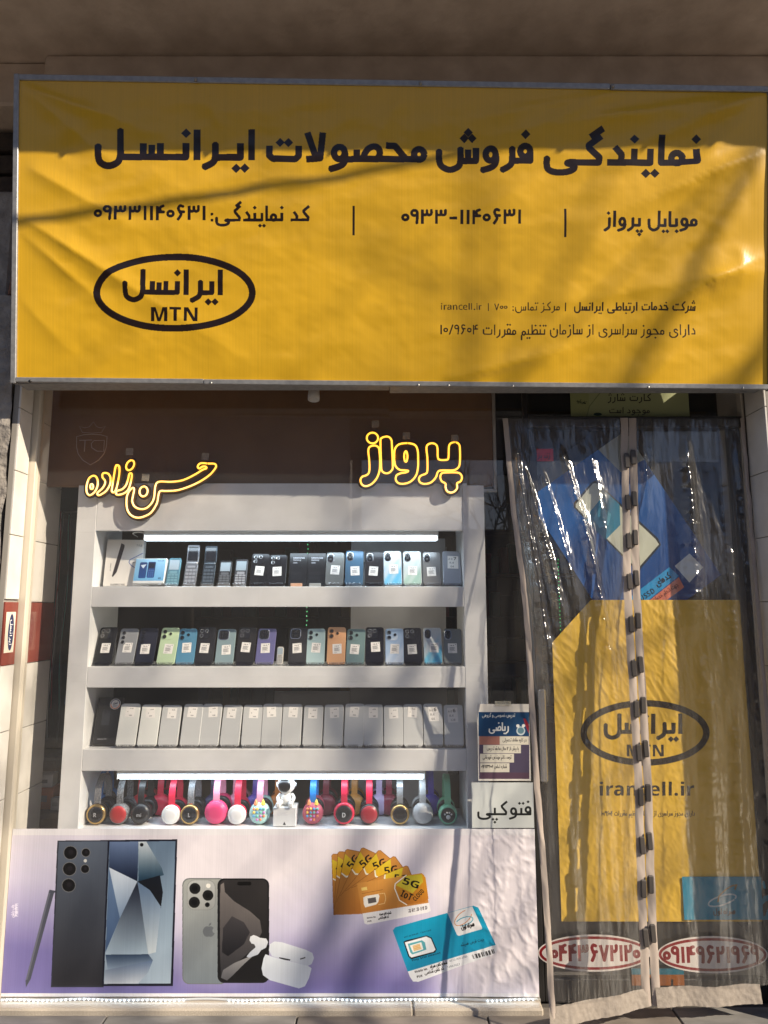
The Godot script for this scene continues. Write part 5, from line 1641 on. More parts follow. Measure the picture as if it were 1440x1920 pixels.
func build_headphones():
	var P = func(r, g, b, rough = 0.35): return mat(lin(r, g, b), rough)
	var gold = mat(lin(0.55, 0.36, 0.13), 0.28, 0.9)
	var red = P.call(0.62, 0.02, 0.06)
	var pink = P.call(0.72, 0.05, 0.17)
	var rosy = P.call(0.80, 0.32, 0.46)
	var white = P.call(0.74, 0.73, 0.70)
	var blue = P.call(0.02, 0.20, 0.58)
	var green = P.call(0.20, 0.52, 0.32)
	var graffiti = grained(lin(0.02, 0.02, 0.02), lin(0.40, 0.40, 0.40), 0.05, 6.0, 0.4, 0.0, 1.0, 41, 2)
	var doodle = grained(lin(0.20, 0.20, 0.20), lin(0.95, 0.95, 0.93), 0.10, 6.0, 0.45, 0.0, 1.0, 42, 2)
	var comic = grained(lin(0.02, 0.03, 0.06), lin(0.55, 0.50, 0.42), 0.06, 7.0, 0.35, 0.0, 1.0, 43, 2)
	var film = mat(lin(0.30, 0.31, 0.32), 0.12, 0.4)
	var y := 0.576
	var z := -0.118
	var L = func(t, text, m, high):
		part(t, "letter", word_mesh(text, high, false), m, Vector3(0, 0.039 - high / 2, 0.0172))
	var grey_ink = mat(lin(0.40, 0.40, 0.40), 0.4)
	L.call(headset("gold rimmed black headphones marked R with patterned band, far left of the bottom shelf", Vector3(-1.1136, y, z), M.black, M.black_gloss, comic, 0.039, gold, M.black), "R", grey_ink, 0.015)
	headset("graffiti patterned headphones with a red round face", Vector3(-1.027, y, z), graffiti, P.call(0.45, 0.03, 0.03), graffiti, 0.039, null, graffiti)
	L.call(headset("plain black headphones between graffiti and white ones", Vector3(-0.9445, y, z), M.black, M.black_gloss, M.black), "mi", grey_ink, 0.013)
	headset("white cupped headphones with a red band, left of the gold ones marked L", Vector3(-0.8249, y, z), red, white, red, 0.037, white)
	L.call(headset("gold rimmed black headphones marked L with an orange slider", Vector3(-0.7507, y, z), M.black, M.black_gloss, comic, 0.038, gold, P.call(0.70, 0.13, 0.05)), "L", grey_ink, 0.015)
	var bear = headset("bright pink headphones with round cups in the middle left of the bottom shelf", Vector3(-0.6517, y, z), pink, pink, rosy, 0.045, null, film)
	headset("white cupped headphones with a red band, right of the bright pink ones", Vector3(-0.5692, y, z), red, white, red, 0.037, white)
	var pop = [P.call(0.80, 0.25, 0.10), P.call(0.85, 0.55, 0.08), P.call(0.10, 0.35, 0.60), P.call(0.15, 0.50, 0.40), P.call(0.55, 0.20, 0.50)]
	var bump = lathe([[0.0052, 0.0], [0.0046, 0.0028], [0.0025, 0.0046], [0.0, 0.0052]], 12)
	for q in [["pastel headphones with coloured bubbles and a light pink band", -0.4826, P.call(0.42, 0.66, 0.62), rosy], ["red and violet headphones with coloured bubbles and a blue band", -0.2763, P.call(0.55, 0.10, 0.14), blue]]:
		var t = headset(q[0], Vector3(q[1], y, z), q[2], q[2], q[3], 0.041)
		for r in 4:
			for k in 4:
				if r < 3 or k in [1, 2]:
					part(t, "bubble", bump, pop[(r + k) % 5], Vector3((k - 1.5) * 0.013, 0.022 + (3 - r) * 0.013, 0.0148))
		for s in [-1, 1]:
			part(t, "ear", lathe([[0.009, 0.0], [0.006, 0.012], [0.0, 0.022]], 10), pop[0 if s < 0 else 1], Vector3(s * 0.014, 0.074, 0.004), Vector3(-90, 0, s * -8))
	# small white astronaut on its carton
	astronaut(Vector3(-0.3815, y, -0.125), white)
	var dd = headset("black headphones marked D with red rims and a red band", Vector3(-0.1547, y, z), M.black, M.black, red, 0.042, red)
	L.call(dd, "D", white, 0.017)
	headset("black cupped headphones with a bright red band", Vector3(-0.0577, y, z), M.black, P.call(0.30, 0.02, 0.03), red, 0.039)
	headset("black headphones with a gold ring, band wrapped in clear film", Vector3(0.0619, y, z), M.black, M.black_gloss, film, 0.038, gold, M.black)
	headset("white headphones covered in fine doodles with a doodled band", Vector3(0.1505, y, z), doodle, doodle, doodle, 0.040)
	var g = headset("mint green headphones with a black paw print, far right of the bottom shelf", Vector3(0.2475, y, z), green, M.black, green, 0.037, green)
	var pad = lathe([[0.0085, 0.0], [0.006, 0.002], [0.0, 0.0026]], 14)
	var toe = lathe([[0.0042, 0.0], [0.003, 0.0014], [0.0, 0.002]], 10)
	part(g, "paw_print", pad, white, Vector3(0, 0.031, 0.0160))
	for k in 4: part(g, "paw_print", toe, white, Vector3([-0.0125, -0.0045, 0.0045, 0.0125][k], [0.041, 0.047, 0.047, 0.041][k], 0.0150))
	# a second row behind
	var back := [[-1.150, blue, "deep blue headphones behind the gold ones marked R"], [-0.985, P.call(0.50, 0.02, 0.03), "dark red headphones behind the graffiti ones"], [-0.905, red, "bright red headphones behind the black ones"], [-0.69, P.call(0.03, 0.03, 0.10), "navy headphones behind the gold ones marked L"], [-0.60, rosy, "rose headphones behind the bright pink ones"],
		[-0.520, P.call(0.10, 0.07, 0.42), "violet blue headphones behind the white and red pair"], [-0.43, P.call(0.55, 0.18, 0.03), "orange headphones behind the pastel bubbled ones"], [-0.235, P.call(0.20, 0.02, 0.04), "wine red headphones behind the bubbled ones with blue band"], [-0.12, P.call(0.55, 0.25, 0.05), "amber headphones behind the black ones marked D"],
		[-0.02, P.call(0.55, 0.44, 0.68), "lilac headphones behind the black ones with red band"], [0.02, P.call(0.24, 0.02, 0.05), "maroon headphones behind the gold ringed ones"], [0.19, P.call(0.05, 0.04, 0.40), "indigo headphones behind the doodled ones"]]
	for q in back:
		headset(q[2], Vector3(q[0], y, -0.232), q[1], q[1], q[1], 0.042)

func astronaut(at, white):
	var b = thing("carton", "small white carton under the astronaut figurine", "box", at)
	part(b, "box", rbox(0.088, 0.070, 0.070, 0.002), white, Vector3(0, 0.0352, 0))
	var c := Canvas.new(Vector2(84, 66), 168, Vector2.ZERO, Color(0.86, 0.86, 0.85))
	for k in 4: c.rect(14, 10 + k * 5, 46 + (k % 2) * 8, 11 + k * 5, Color(0.7, 0.7, 0.72))
	c.poly([Vector2(42, 50), Vector2(48, 62), Vector2(36, 62)], Color(0.15, 0.15, 0.15))
	part(b, "printed_face", rr(0.084, 0.066, 0.001, 0.0004), print_mat(c.im, 0.5), Vector3(0, 0.0352, 0.0351))
	var t = thing("astronaut_figurine", "white toy astronaut with black visor sitting on a small carton", "figurine", at + Vector3(0, 0.0705, 0))
	part(t, "torso", lathe([[0.0, -0.022], [0.018, -0.020], [0.024, -0.004], [0.021, 0.014], [0.012, 0.022], [0.0, 0.024]], 20), white, Vector3(0, 0.024, -0.004), Vector3(-90, 0, 0))
	var hp := []
	for i in 13:
		var a := -PI / 2 + PI * i / 12.0
		hp.append([cos(a) * 0.035, sin(a) * 0.034])
	part(t, "helmet", lathe(hp, 26), white, Vector3(0, 0.076, 0.0))
	var vp := []
	for i in 7:
		var a := PI * 0.5 * i / 6.0
		vp.append([cos(a) * 0.026, 0.022 + sin(a) * 0.014])
	part(t, "visor", lathe(vp, 22), M.black_gloss, Vector3(0, 0.077, 0.0), Vector3(0, -12, 0))
	for s in [-1.0, 1.0]:
		part(t, "leg", tube(curve([Vector3(s * 0.010, 0.014, 0.0), Vector3(s * 0.020, 0.013, 0.018), Vector3(s * 0.024, 0.009, 0.034)], 4), 0.0095, 10), white)
		part(t, "boot", rbox(0.019, 0.022, 0.014, 0.005), white, Vector3(s * 0.024, 0.011, 0.040))
		part(t, "arm", tube(curve([Vector3(s * 0.020, 0.040, 0.0), Vector3(s * 0.030, 0.028, 0.006), Vector3(s * 0.026, 0.018, 0.022)], 4), 0.0075, 10), white)
		part(t, "ear_disc", lathe([[0.009, 0.0], [0.008, 0.004], [0.0, 0.005]], 14), white, Vector3(s * 0.034, 0.076, 0), Vector3(0, s * 90, 0))

# =====================================================================  neon lettering in the window
func build_neon():
	var Z := -0.034
	var from = func(ox, oy, pts):
		var q := []
		for i in range(0, pts.size(), 2): q.append(survey(Vector2(ox + pts[i] / 3.6, oy + pts[i + 1] / 3.6), Z))
		return q
	var ell = func(cx, cy, rx, ry, tilt = 0.0):
		var q := []
		for i in 12:
			var a := TAU * i / 12.0
			var p := Vector2(cos(a) * rx, sin(a) * ry).rotated(tilt)
			q.append(cx + p.x)
			q.append(cy + p.y)
		return q
	var right := [
		ell.call(498, 294, 38, 36),
		[470, 385, 476, 358, 495, 347, 520, 346, 540, 360, 545, 385, 549, 440, 547, 505, 530, 560, 495, 602, 455, 619, 428, 608, 417, 580, 428, 556, 455, 546, 472, 532, 478, 500, 476, 440],
		[552, 320, 560, 295, 585, 285, 610, 288, 626, 308, 629, 340, 635, 480, 628, 512, 606, 530, 580, 530, 562, 515, 557, 485],
		[644, 410, 650, 368, 672, 340, 710, 330, 755, 331, 788, 345, 803, 380, 806, 440, 804, 500, 790, 550, 755, 588, 710, 603, 672, 598, 655, 573, 662, 545, 690, 532, 725, 526, 740, 516, 715, 512, 680, 508, 655, 485, 646, 450],
		ell.call(723, 419, 11, 36),
		[862, 370, 868, 342, 895, 330, 922, 336, 936, 360, 938, 420, 950, 441, 995, 442, 1010, 428, 1014, 350, 1030, 328, 1055, 322, 1078, 334, 1087, 362, 1087, 460, 1074, 496, 1040, 512, 960, 513, 938, 525, 925, 560, 892, 594, 850, 604, 820, 594, 811, 570, 825, 548, 855, 536, 868, 515, 868, 430],
		[955, 560, 962, 536, 985, 528, 1060, 527, 1090, 536, 1101, 560, 1092, 586, 1068, 600, 1068, 632, 1050, 655, 1025, 663, 1000, 652, 990, 625, 990, 602, 965, 586],
	]
	var left := [
		[226, 645, 228, 612, 242, 570, 265, 550, 288, 552, 302, 578, 300, 620, 280, 660, 250, 680, 232, 668],
		ell.call(262, 622, 10, 17),
		[345, 530, 372, 534, 389, 562, 386, 605, 362, 648, 328, 674, 306, 680, 301, 664, 330, 638, 350, 608, 352, 582, 337, 562, 334, 542],
		[424, 487, 438, 478, 450, 492, 447, 550, 430, 630, 414, 660, 399, 656, 399, 635, 411, 560],
		ell.call(522, 478, 24, 36, 0.5),
		[516, 538, 528, 532, 534, 545, 528, 585, 510, 640, 480, 668, 442, 678, 426, 670, 434, 652, 468, 640, 494, 612, 509, 570],
		ell.call(612, 655, 27, 34, 0.2),
		[990, 500, 978, 492, 982, 476, 1003, 464, 1050, 467, 1088, 468, 1101, 480, 1094, 502, 1050, 550, 960, 605, 850, 645, 770, 652, 728, 652, 714, 672, 702, 735, 662, 798, 612, 825, 568, 832, 528, 815, 504, 780, 497, 730, 502, 682, 520, 648, 542, 630, 549, 645, 541, 685, 536, 722, 552, 756, 586, 773, 630, 768, 668, 732, 684, 690, 689, 635, 700, 600, 728, 588, 800, 590, 880, 578, 960, 540, 1008, 510, 1036, 499, 1030, 487, 1008, 488],
	]
	var pads := [[[704, 795], [762, 817], [853, 822]], [[243, 847], [385, 856], [273, 895]]]
	for w in 2:
		var t = thing("neon_sign", ["glowing yellow neon word of thick upright letters at the right of the window", "glowing yellow neon name in flowing script at the left of the window"][w], "neon sign")
		var k := 0
		var spot := Vector3.ZERO
		for src in ([right, left][w]):
			var base := [Vector2(560, 740), Vector2(100, 740)][w] as Vector2
			var q: Array = curve(from.call(base.x, base.y, src), 4, true)
			var path := []
			for p in q: path.append(Vector3(p.x, p.y, Z + 0.004 + 0.0003 * k))
			part(t, "neon_tube", tube(path, 0.0037, 8, true), M.neon)
			if k == 3: spot = path[0]
			var o = Geometry2D.offset_polygon(PackedVector2Array(q), 0.0125 if w == 0 else 0.0115, Geometry2D.JOIN_ROUND)
			if o.size() and not k == (4 if w == 0 else 1):
				part(t, "backing_plate", slab(o[0], 0.005), M.neon_back, Vector3(0, 0, Z - 0.006 - 0.0004 * k))
			k += 1
		for p in pads[w]:
			var xy := survey(Vector2(p[0], p[1]), -0.009)
			part(t, "mounting_pad", rbox(0.029, 0.029, 0.003, 0.001), clear(0.30, 0.3, Color(0.75, 0.72, 0.66)), Vector3(xy.x, xy.y, -0.009), Vector3(0, 0, fmod(p[0], 7.0) - 3.0))
			part(t, "wire", tube(curve([Vector3(xy.x, xy.y - 0.012, -0.013), Vector3(xy.x + 0.006, xy.y - 0.026, -0.022), Vector3(xy.x + 0.002, xy.y - 0.040, -0.037)], 3), 0.0012, 5), M.black)
		# the light that the tubes give
		var l := OmniLight3D.new()
		l.name = "neon_glow"
		t.add_child(l, true)
		l.position = spot
		l.light_color = Color(1.0, 0.66, 0.06)
		l.light_energy = 0.002
		l.light_size = 0.002
		l.omni_range = 2.0
		l.omni_attenuation = 2.0
		l.shadow_enabled = true

# =====================================================================  posters on the door
func sheet_over(x0, x1, y0, y1, left: Callable, depth: Callable, nu, nv):
	# an upright sheet whose left edge follows left(y); texture coordinates cover the rectangle
	var st := SurfaceTool.new()
	st.begin(Mesh.PRIMITIVE_TRIANGLES)
	st.set_smooth_group(0)
	for j in nv + 1:
		for i in nu + 1:
			var y := lerpf(y1, y0, float(j) / nv)
			var x := lerpf(left.call(y), x1, float(i) / nu)
			st.set_uv(Vector2((x - x0) / (x1 - x0), (y1 - y) / (y1 - y0)))
			st.add_vertex(Vector3(x, y, depth.call(x, y)))
	for j in nv:
		for i in nu:
			var a: int = j * (nu + 1) + i
			for k in [a, a + 1, a + nu + 2, a, a + nu + 2, a + nu + 1]: st.add_index(k)
	st.generate_normals()
	return st.commit()

func build_door_posters():
	var ink := Color(0.09, 0.085, 0.10)
	var rd := FastNoiseLite.new()
	rd.seed = 6
	rd.frequency = 1.0
	rd.fractal_type = FastNoiseLite.FRACTAL_RIDGED
	rd.fractal_octaves = 3
	# large yellow poster with a cut corner
	var z := -0.018
	var X0 := 0.640
	var X1 := 1.432
	var Y0 := 0.268
	var Y1 := 1.436
	var c = measured(X0, Y0, X1, Y1, z, 1024, lin(0.66, 0.42, 0.045))
	c.ring(Vector2(1209, 1374), 115, 12, ink, 55.5, 64)
	pen(c, "ایرانسل", Vector2(1281, 1376), 34, ink, 152, 0.23)
	letter(c, "MTN", Vector2(1175, 1418), 22, ink, 69)
	letter(c, "irancell.ir", Vector2(1124, 1492), 27, ink, 177)
	pen(c, "دارای مجوز سراسری از سازمان تنظیم مقررات 10/9604", Vector2(1303, 1529), 8.5, ink, 176, 0.14)
	var p = thing("yellow_poster", "tall wrinkled yellow poster with a black oval logo on the shop door", "poster")
	part(p, "paper", sheet_over(X0, X1, Y0, Y1, func(y): return 0.650 if y < 1.273 else lerpf(0.650, 0.806, (y - 1.273) / (Y1 - 1.273)), func(x, y):
		return z + 0.0022 * rd.get_noise_2d(x * 13.0 + 2.0 * sin(y * 5.0), y * 5.0) + 0.0012 * rd.get_noise_2d(x * 40.0, y * 20.0), 150, 220), print_mat(c.im, 0.55))
	# cyan sticker over its lower right corner
	c = measured(1.098, 0.276, 1.4325, 0.424, -0.012, 512, Color(0.03, 0.50, 0.62))
	var loop := []
	for i in 22:
		var t := TAU * i / 22.0 + 0.6
		loop.append(Vector2(1354 + 26 * cos(t), 1688 + 9 * sin(t) - 7 * cos(t)))
	c.stroke(loop, 3.0, Color(0.70, 0.76, 0.78), true)
	c.stroke([Vector2(1346, 1690), Vector2(1348, 1680), Vector2(1360, 1668), Vector2(1372, 1661), Vector2(1381, 1659), Vector2(1378, 1667)], 3.0, Color(0.55, 0.42, 0.22), true)
	pen(c, "همراه اول", Vector2(1379, 1714), 10, Color(0.04, 0.10, 0.16), 42, 0.2)
	p = thing("cyan_sticker", "cyan sticker with a looped emblem over the yellow poster's lower right corner", "sticker")
	part(p, "paper", sheet_over(1.098, 1.4325, 0.276, 0.424, func(y): return 1.098, func(x, y): return -0.0125 + 0.0012 * rd.get_noise_2d(x * 14.0, y * 9.0), 40, 24), print_mat(c.im, 0.4))
	# blue poster hung on its corner
	c = Canvas.new(Vector2(222, 324), 512, Vector2.ZERO, Color(0.08, 0.30, 0.56))
	c.shade([Vector2(0, 0), Vector2(222, 0), Vector2(222, 324), Vector2(0, 324)], Color(0.12, 0.36, 0.62), Color(0.07, 0.24, 0.48))
	c.poly([Vector2(222, 0), Vector2(160, 0), Vector2(172, 60), Vector2(222, 66)], Color(0.66, 0.66, 0.60))
	# poster coordinates: x towards its upper right, y towards its lower right
	var to = func(px, py):   # measured point -> poster coordinates
		var d := Vector2(px - 990.0, py - 935.0)
		return Vector2(d.dot(Vector2(182, -127)) / 222.0, d.dot(Vector2(180, 270)) / 324.0)
	var Q = func(pts):
		var q := []
		for i in range(0, pts.size(), 2): q.append(to.call(pts[i], pts[i + 1]))
		return q
	c.poly(Q.call([1112, 906, 1120, 904, 1240, 1010, 1246, 1022, 1206, 1066, 1196, 1064, 1078, 952, 1078, 944]), Color(0.16, 0.18, 0.20))
	c.poly(Q.call([1114, 909, 1120, 908, 1236, 1012, 1242, 1021, 1204, 1062, 1196, 1060, 1082, 952, 1082, 946]), Color(0.76, 0.77, 0.70))
	c.poly(Q.call([1140, 925, 1166, 948, 1168, 985, 1140, 1012, 1102, 975, 1110, 960]), Color(0.10, 0.46, 0.58))
	c.poly(Q.call([1130, 950, 1150, 965, 1146, 985, 1128, 990, 1116, 972]), Color(0.30, 0.62, 0.72))
	c.poly(Q.call([1262, 1062, 1280, 1078, 1176, 1154, 1160, 1134]), Color(0.16, 0.56, 0.78))
	c.poly(Q.call([1280, 1080, 1290, 1098, 1190, 1166, 1178, 1154]), Color(0.80, 0.47, 0.38))
	c.poly(Q.call([1300, 1038, 1326, 1063, 1300, 1090, 1272, 1060]), Color(0.78, 0.80, 0.80))
	pen(c, "کدهای", to.call(1266, 1080), 11, Color(0.05, 0.08, 0.16), 32, 0.18, -atan2(66, 104) + atan2(127, 182))
	letter(c, "USSD", to.call(1210, 1122), 10, Color(0.05, 0.08, 0.16), 30, -atan2(66, 104) + atan2(127, 182))
	pen(c, "جهت انجام خدمات", to.call(1280, 1095), 7, Color(0.35, 0.10, 0.08), 56, 0.16, -atan2(66, 104) + atan2(127, 182))
	p = thing("blue_poster", "blue poster hung by its corner showing a pale phone, above the yellow one", "poster")
	var a := survey(Vector2(990, 935), -0.021)
	var b := survey(Vector2(1172, 808), -0.021)
	var e := survey(Vector2(1352, 1078), -0.021)
	part(p, "paper", sheet(func(u, v):
		var q: Vector2 = a + (b - a) * u + (e - b) * v
		return Vector3(q.x, q.y, -0.0212 + 0.0006 * rd.get_noise_2d(q.x * 12.0, q.y * 8.0)), 40, 50), print_mat(c.im, 0.35))
	# sheet in the pane over the door
	c = measured(0.757, 2.166, 1.238, 2.30, -0.021, 640, Color(0.60, 0.62, 0.42))
	c.shade([Vector2(1100, 700), Vector2(1300, 700), Vector2(1300, 790), Vector2(1095, 790), Vector2(1105, 760)], Color(0.68, 0.69, 0.50), Color(0.60, 0.63, 0.46))
	c.stroke([Vector2(1099, 785), Vector2(1105, 762), Vector2(1124, 738), Vector2(1140, 726)], 1.6, Color(0.45, 0.50, 0.34))
	pen(c, "کارت شارژ", Vector2(1221, 752), 12.5, ink, 82, 0.15)
	pen(c, "موجود است", Vector2(1219, 775), 10.5, ink, 78, 0.16)
	c.disc(Vector2(1120.5, 777), 8, Color(0.05, 0.20, 0.16), 20, 3)
	pen(c, "تماس بگیرید", Vector2(1098, 758), 5, Color(0.2, 0.25, 0.15), 18, 0.2, 0.25)
	p = thing("charge_card_poster", "pale green poster with two lines of black writing above the door", "poster")
	part(p, "paper", sheet_over(0.757, 1.238, 2.1665, 2.30, func(y): return 0.757, func(x, y): return -0.021, 2, 2), print_mat(c.im, 0.5))
	# red sticker
	c = measured(0.574, 1.988, 0.680, 2.039, -0.0205, 160, Color(0.78, 0.05, 0.05))
	pen(c, "زنگ بزنید", Vector2(1032, 859), 9, Color(0.30, 0.01, 0.02), 38, 0.2)
	p = thing("red_sticker", "small red sticker with dark writing near the top of the door", "sticker")
	part(p, "paper", sheet_over(0.574, 0.680, 1.988, 2.039, func(y): return 0.574, func(x, y): return -0.0205, 2, 2), print_mat(c.im, 0.5))
	# two oval stickers with telephone numbers
	for k in 2:
		var m: Vector2 = [Vector2(1114, 1787), Vector2(1336, 1790)][k]
		var rx: float = [106.0, 104.0][k]
		var w := survey(m, -0.009)
		var wx := survey(m + Vector2(rx, 0), -0.009).x - w.x
		var wy := w.y - survey(m + Vector2(0, 35), -0.009).y
		c = Canvas.new(Vector2(2 * rx, 70), 720, m - Vector2(rx, 35), Color(0.86, 0.83, 0.80))
		c.ring(m, rx - 5.5, 5.0, Color(0.52, 0.04, 0.08), 29.0, 56)
		pen(c, ["0443672120", "09149621969"][k], m + Vector2([86.0, 88.0][k], 15.5), 30, Color(0.50, 0.03, 0.08), [168.0, 182.0][k], 0.20)
		p = thing("oval_sticker", ["white oval sticker with a red phone number, left of the curtain seam", "white oval sticker with a red phone number, right of the curtain seam"][k], "sticker", Vector3(w.x, w.y, -0.0105), "oval phone number stickers")
		part(p, "paper", slab(oval(wx, wy, 44), 0.0006), print_mat(c.im, 0.45))
	c = measured(0.895, 0.055, 1.085, 0.112, -0.0115, 256, Color(0.55, 0.30, 0.05))
	c.rect(1170, 1815, 1300, 1827, Color(0.05, 0.40, 0.48))
	c.rect(1216, 1833, 1222, 1856, ink)
	c.rect(1258, 1836, 1262, 1856, ink)
	p = thing("foot_sticker", "narrow orange and teal sticker at the foot of the door behind the seam", "sticker")
	part(p, "paper", sheet_over(0.895, 1.085, 0.055, 0.112, func(y): return 0.895, func(x, y): return -0.0112, 2, 2), print_mat(c.im, 0.45))

# =====================================================================  clear curtain in the doorway
func along(pts, y):
	# point of a line of points listed from top to bottom, at height y
	for i in pts.size() - 1:
		if y >= pts[i + 1].y or i == pts.size() - 2:
			var t: float = clampf((pts[i].y - y) / (pts[i].y - pts[i + 1].y), -0.2, 1.2)
			var q: Vector3 = pts[i].lerp(pts[i + 1], t)
			return q
	return pts[0]

func build_curtain():
	var L = curve([Vector3(0.4786, 2.152, 0.022), Vector3(0.4993, 1.772, 0.045), Vector3(0.5276, 1.385, 0.085), Vector3(0.5335, 0.8255, 0.150), Vector3(0.5464, 0.40, 0.190), Vector3(0.5500, 0.045, 0.215)], 4)
	var C = curve([Vector3(0.9705, 2.152, 0.028), Vector3(0.951, 1.67, 0.045), Vector3(0.937, 1.385, 0.068), Vector3(0.9323, 0.814, 0.095), Vector3(0.920, 0.40, 0.108), Vector3(0.915, 0.055, 0.122)], 4)
	var R = curve([Vector3(1.428, 2.152, 0.028), Vector3(1.425, 1.285, 0.050), Vector3(1.420, 0.60, 0.075), Vector3(1.415, 0.045, 0.095)], 4)
	var nz := FastNoiseLite.new()
	nz.seed = 14
	nz.frequency = 1.0
	var rd := FastNoiseLite.new()
	rd.seed = 33
	rd.frequency = 1.0
	rd.fractal_type = FastNoiseLite.FRACTAL_RIDGED
	rd.fractal_octaves = 2
	var pvc = clear(0.012, 0.15, Color(0.93, 0.90, 0.85))
	pvc.metallic_specular = 0.5
	var folds := [[
		[0.06, 0.02, 0.18, 0.60, 16, 0.030], [0.13, 0.10, 0.34, 0.45, 16, 0.035], [0.26, 0.08, 0.48, 0.42, 9, 0.030], [0.45, 0.06, 0.80, 0.55, 20, 0.035], [0.66, 0.02, 0.86, 0.34, 6, 0.04],
		[0.20, 0.40, 0.30, 1.0, 8, 0.05], [0.48, 0.55, 0.52, 1.0, 9, 0.05], [0.76, 0.50, 0.80, 1.0, 8, 0.05], [0.62, 0.62, 0.70, 0.95, 6, 0.03]], [
		[0.08, 0.0, 0.10, 0.22, 16, 0.025], [0.16, 0.0, 0.14, 0.16, 12, 0.025], [0.46, 0.02, 0.42, 0.42, 18, 0.050], [0.78, 0.02, 0.74, 0.50, 12, 0.04], [0.92, 0.05, 0.92, 1.0, 8, 0.03],
		[0.20, 0.40, 0.26, 1.0, 7, 0.05], [0.48, 0.45, 0.46, 1.0, 8, 0.06], [0.70, 0.55, 0.66, 1.0, 9, 0.05]]]
	for side in 2:
		var A: Array = [L, C][side]
		var B: Array = [C, R][side]
		var t = thing("curtain_panel", ["clear plastic curtain left of the seam with beige taped edges", "clear plastic curtain right of the seam reaching the shaded jamb"][side], "curtain", Vector3.ZERO, "clear doorway curtain")
		var ins := 0.014
		var low := 0.112
		var face = func(u, v):
			var y := lerpf(2.150, low, v)
			var a: Vector3 = along(A, y) + Vector3(ins if side == 1 else 0.0, 0, 0)
			var b: Vector3 = along(B, y) - Vector3(ins if side == 0 else 0.0, 0, 0)
			var p := a.lerp(b, u)
			var d := 0.0
			for k in folds[side]:
				var f: float = clampf((v - k[1]) / (k[3] - k[1]), 0.0, 1.0)
				var uc: float = lerpf(k[0], k[2], f)
				var g: float = (u - uc) / (k[5] * (0.8 + 0.9 * f))
				var life: float = smoothstep(k[1] - 0.02, k[1] + 0.06, v) * (1.0 - smoothstep(k[3] - 0.12, k[3] + 0.02, v))
				d += k[4] * 0.0016 * exp(-g * g) * life * (1.0 + 0.45 * nz.get_noise_2d(v * 20.0, k[0] * 31.0) + 0.12 * nz.get_noise_2d(v * 70.0, k[0] * 77.0 + u * 9.0))
			d += 0.010 * nz.get_noise_2d(u * 3.0, v * 2.0 + 9.0 * side) + 0.0018 * nz.get_noise_2d(u * 14.0, v * 9.0) + 0.0006 * rd.get_noise_2d(u * 26.0, v * 16.0 + 5.0 * side)
			# the sheet bellies out below the rail and hangs back further down
			d += (0.085 if side == 0 else 0.05) * smoothstep(0.04, 0.30, v) * (1.0 - 0.7 * smoothstep(0.34, 0.9, v)) * sin(PI * u)
			var rim := clampf(minf(u, 1.0 - u) * 14.0, 0.0, 1.0)
			return p + Vector3(0, 0, d * rim)
		part(t, "plastic_sheet", sheet(func(u, v): return face.call(u, v), 150, 420), pvc)
		part(t, "plastic_sheet", sheet(func(u, v): return face.call(u, v) - Vector3(0, 0, 0.0015), 150, 420), pvc)
		# beige tape along the outer edge (left panel) and along the seam
		var tape = func(line, off, wide, zo):
			return sheet(func(u, v):
				var y := lerpf(2.152, 0.058, v)
				var p: Vector3 = along(line, y)
				var sway := 0.0025 * nz.get_noise_1d(y * 9.0 + off * 100.0)
				return p + Vector3(off + (u - 0.5) * wide + sway, 0, zo + 0.004 * nz.get_noise_2d(u * 2.0, y * 7.0) + 0.003 * sin(u * PI)), 4, 120)
		if side == 0:
			part(t, "edge_tape", tape.call(L, 0.004, 0.021, 0.003), M.tape)
			part(t, "seam_tape", tape.call(C, -0.0172, 0.030, 0.004), M.tape)
		else:
			part(t, "seam_tape", tape.call(C, 0.0172, 0.030, 0.001), M.tape)
			part(t, "edge_tape", tape.call(R, -0.006, 0.016, 0.003), M.tape)
		# hem
		part(t, "hem", sheet(func(u, v):
			var ya := 0.112 if side == 0 else 0.116
			var drop := lerpf(0.062, 0.052, u) if side == 0 else 0.058
			var y = ya - v * drop + 0.0015 * sin(u * 9.0)
			var uu: float = u if side == 0 else u * 0.76
			var a: Vector3 = along(A, 0.10) + Vector3(ins if side == 1 else -0.006, 0, 0)
			var b: Vector3 = along(B, 0.10) - Vector3(ins if side == 0 else 0.0, 0, 0)
			var p := a.lerp(b, uu)
			var wv := 0.005 * sin(u * 11.0 + side * 1.5) * sin(u * PI) + 0.004 * nz.get_noise_2d(u * 12.0, v * 3.0)
			return Vector3(p.x, y - (0.012 * (1.0 - u) if side == 0 else 0.0), p.z + wv + 0.004 + 0.012 * v), 60, 6), M.hem)
		# magnets held in the seam
		var ys := [1.982, 1.816, 1.665, 1.509, 1.350, 1.190, 1.045, 0.893, 0.742, 0.580, 0.438, 0.281]
		for k in ys.size():
			var y: float = ys[k] + (0.008 if side == 1 else -0.006)
			var p: Vector3 = along(C, y)
			part(t, "magnet", rbox(0.021, 0.060, 0.010, 0.004), M.magnet, p + Vector3(0.013 if side == 1 else -0.013, 0, 0.013), Vector3(-2, 0, 2.0 * sin(k * 3.0)))

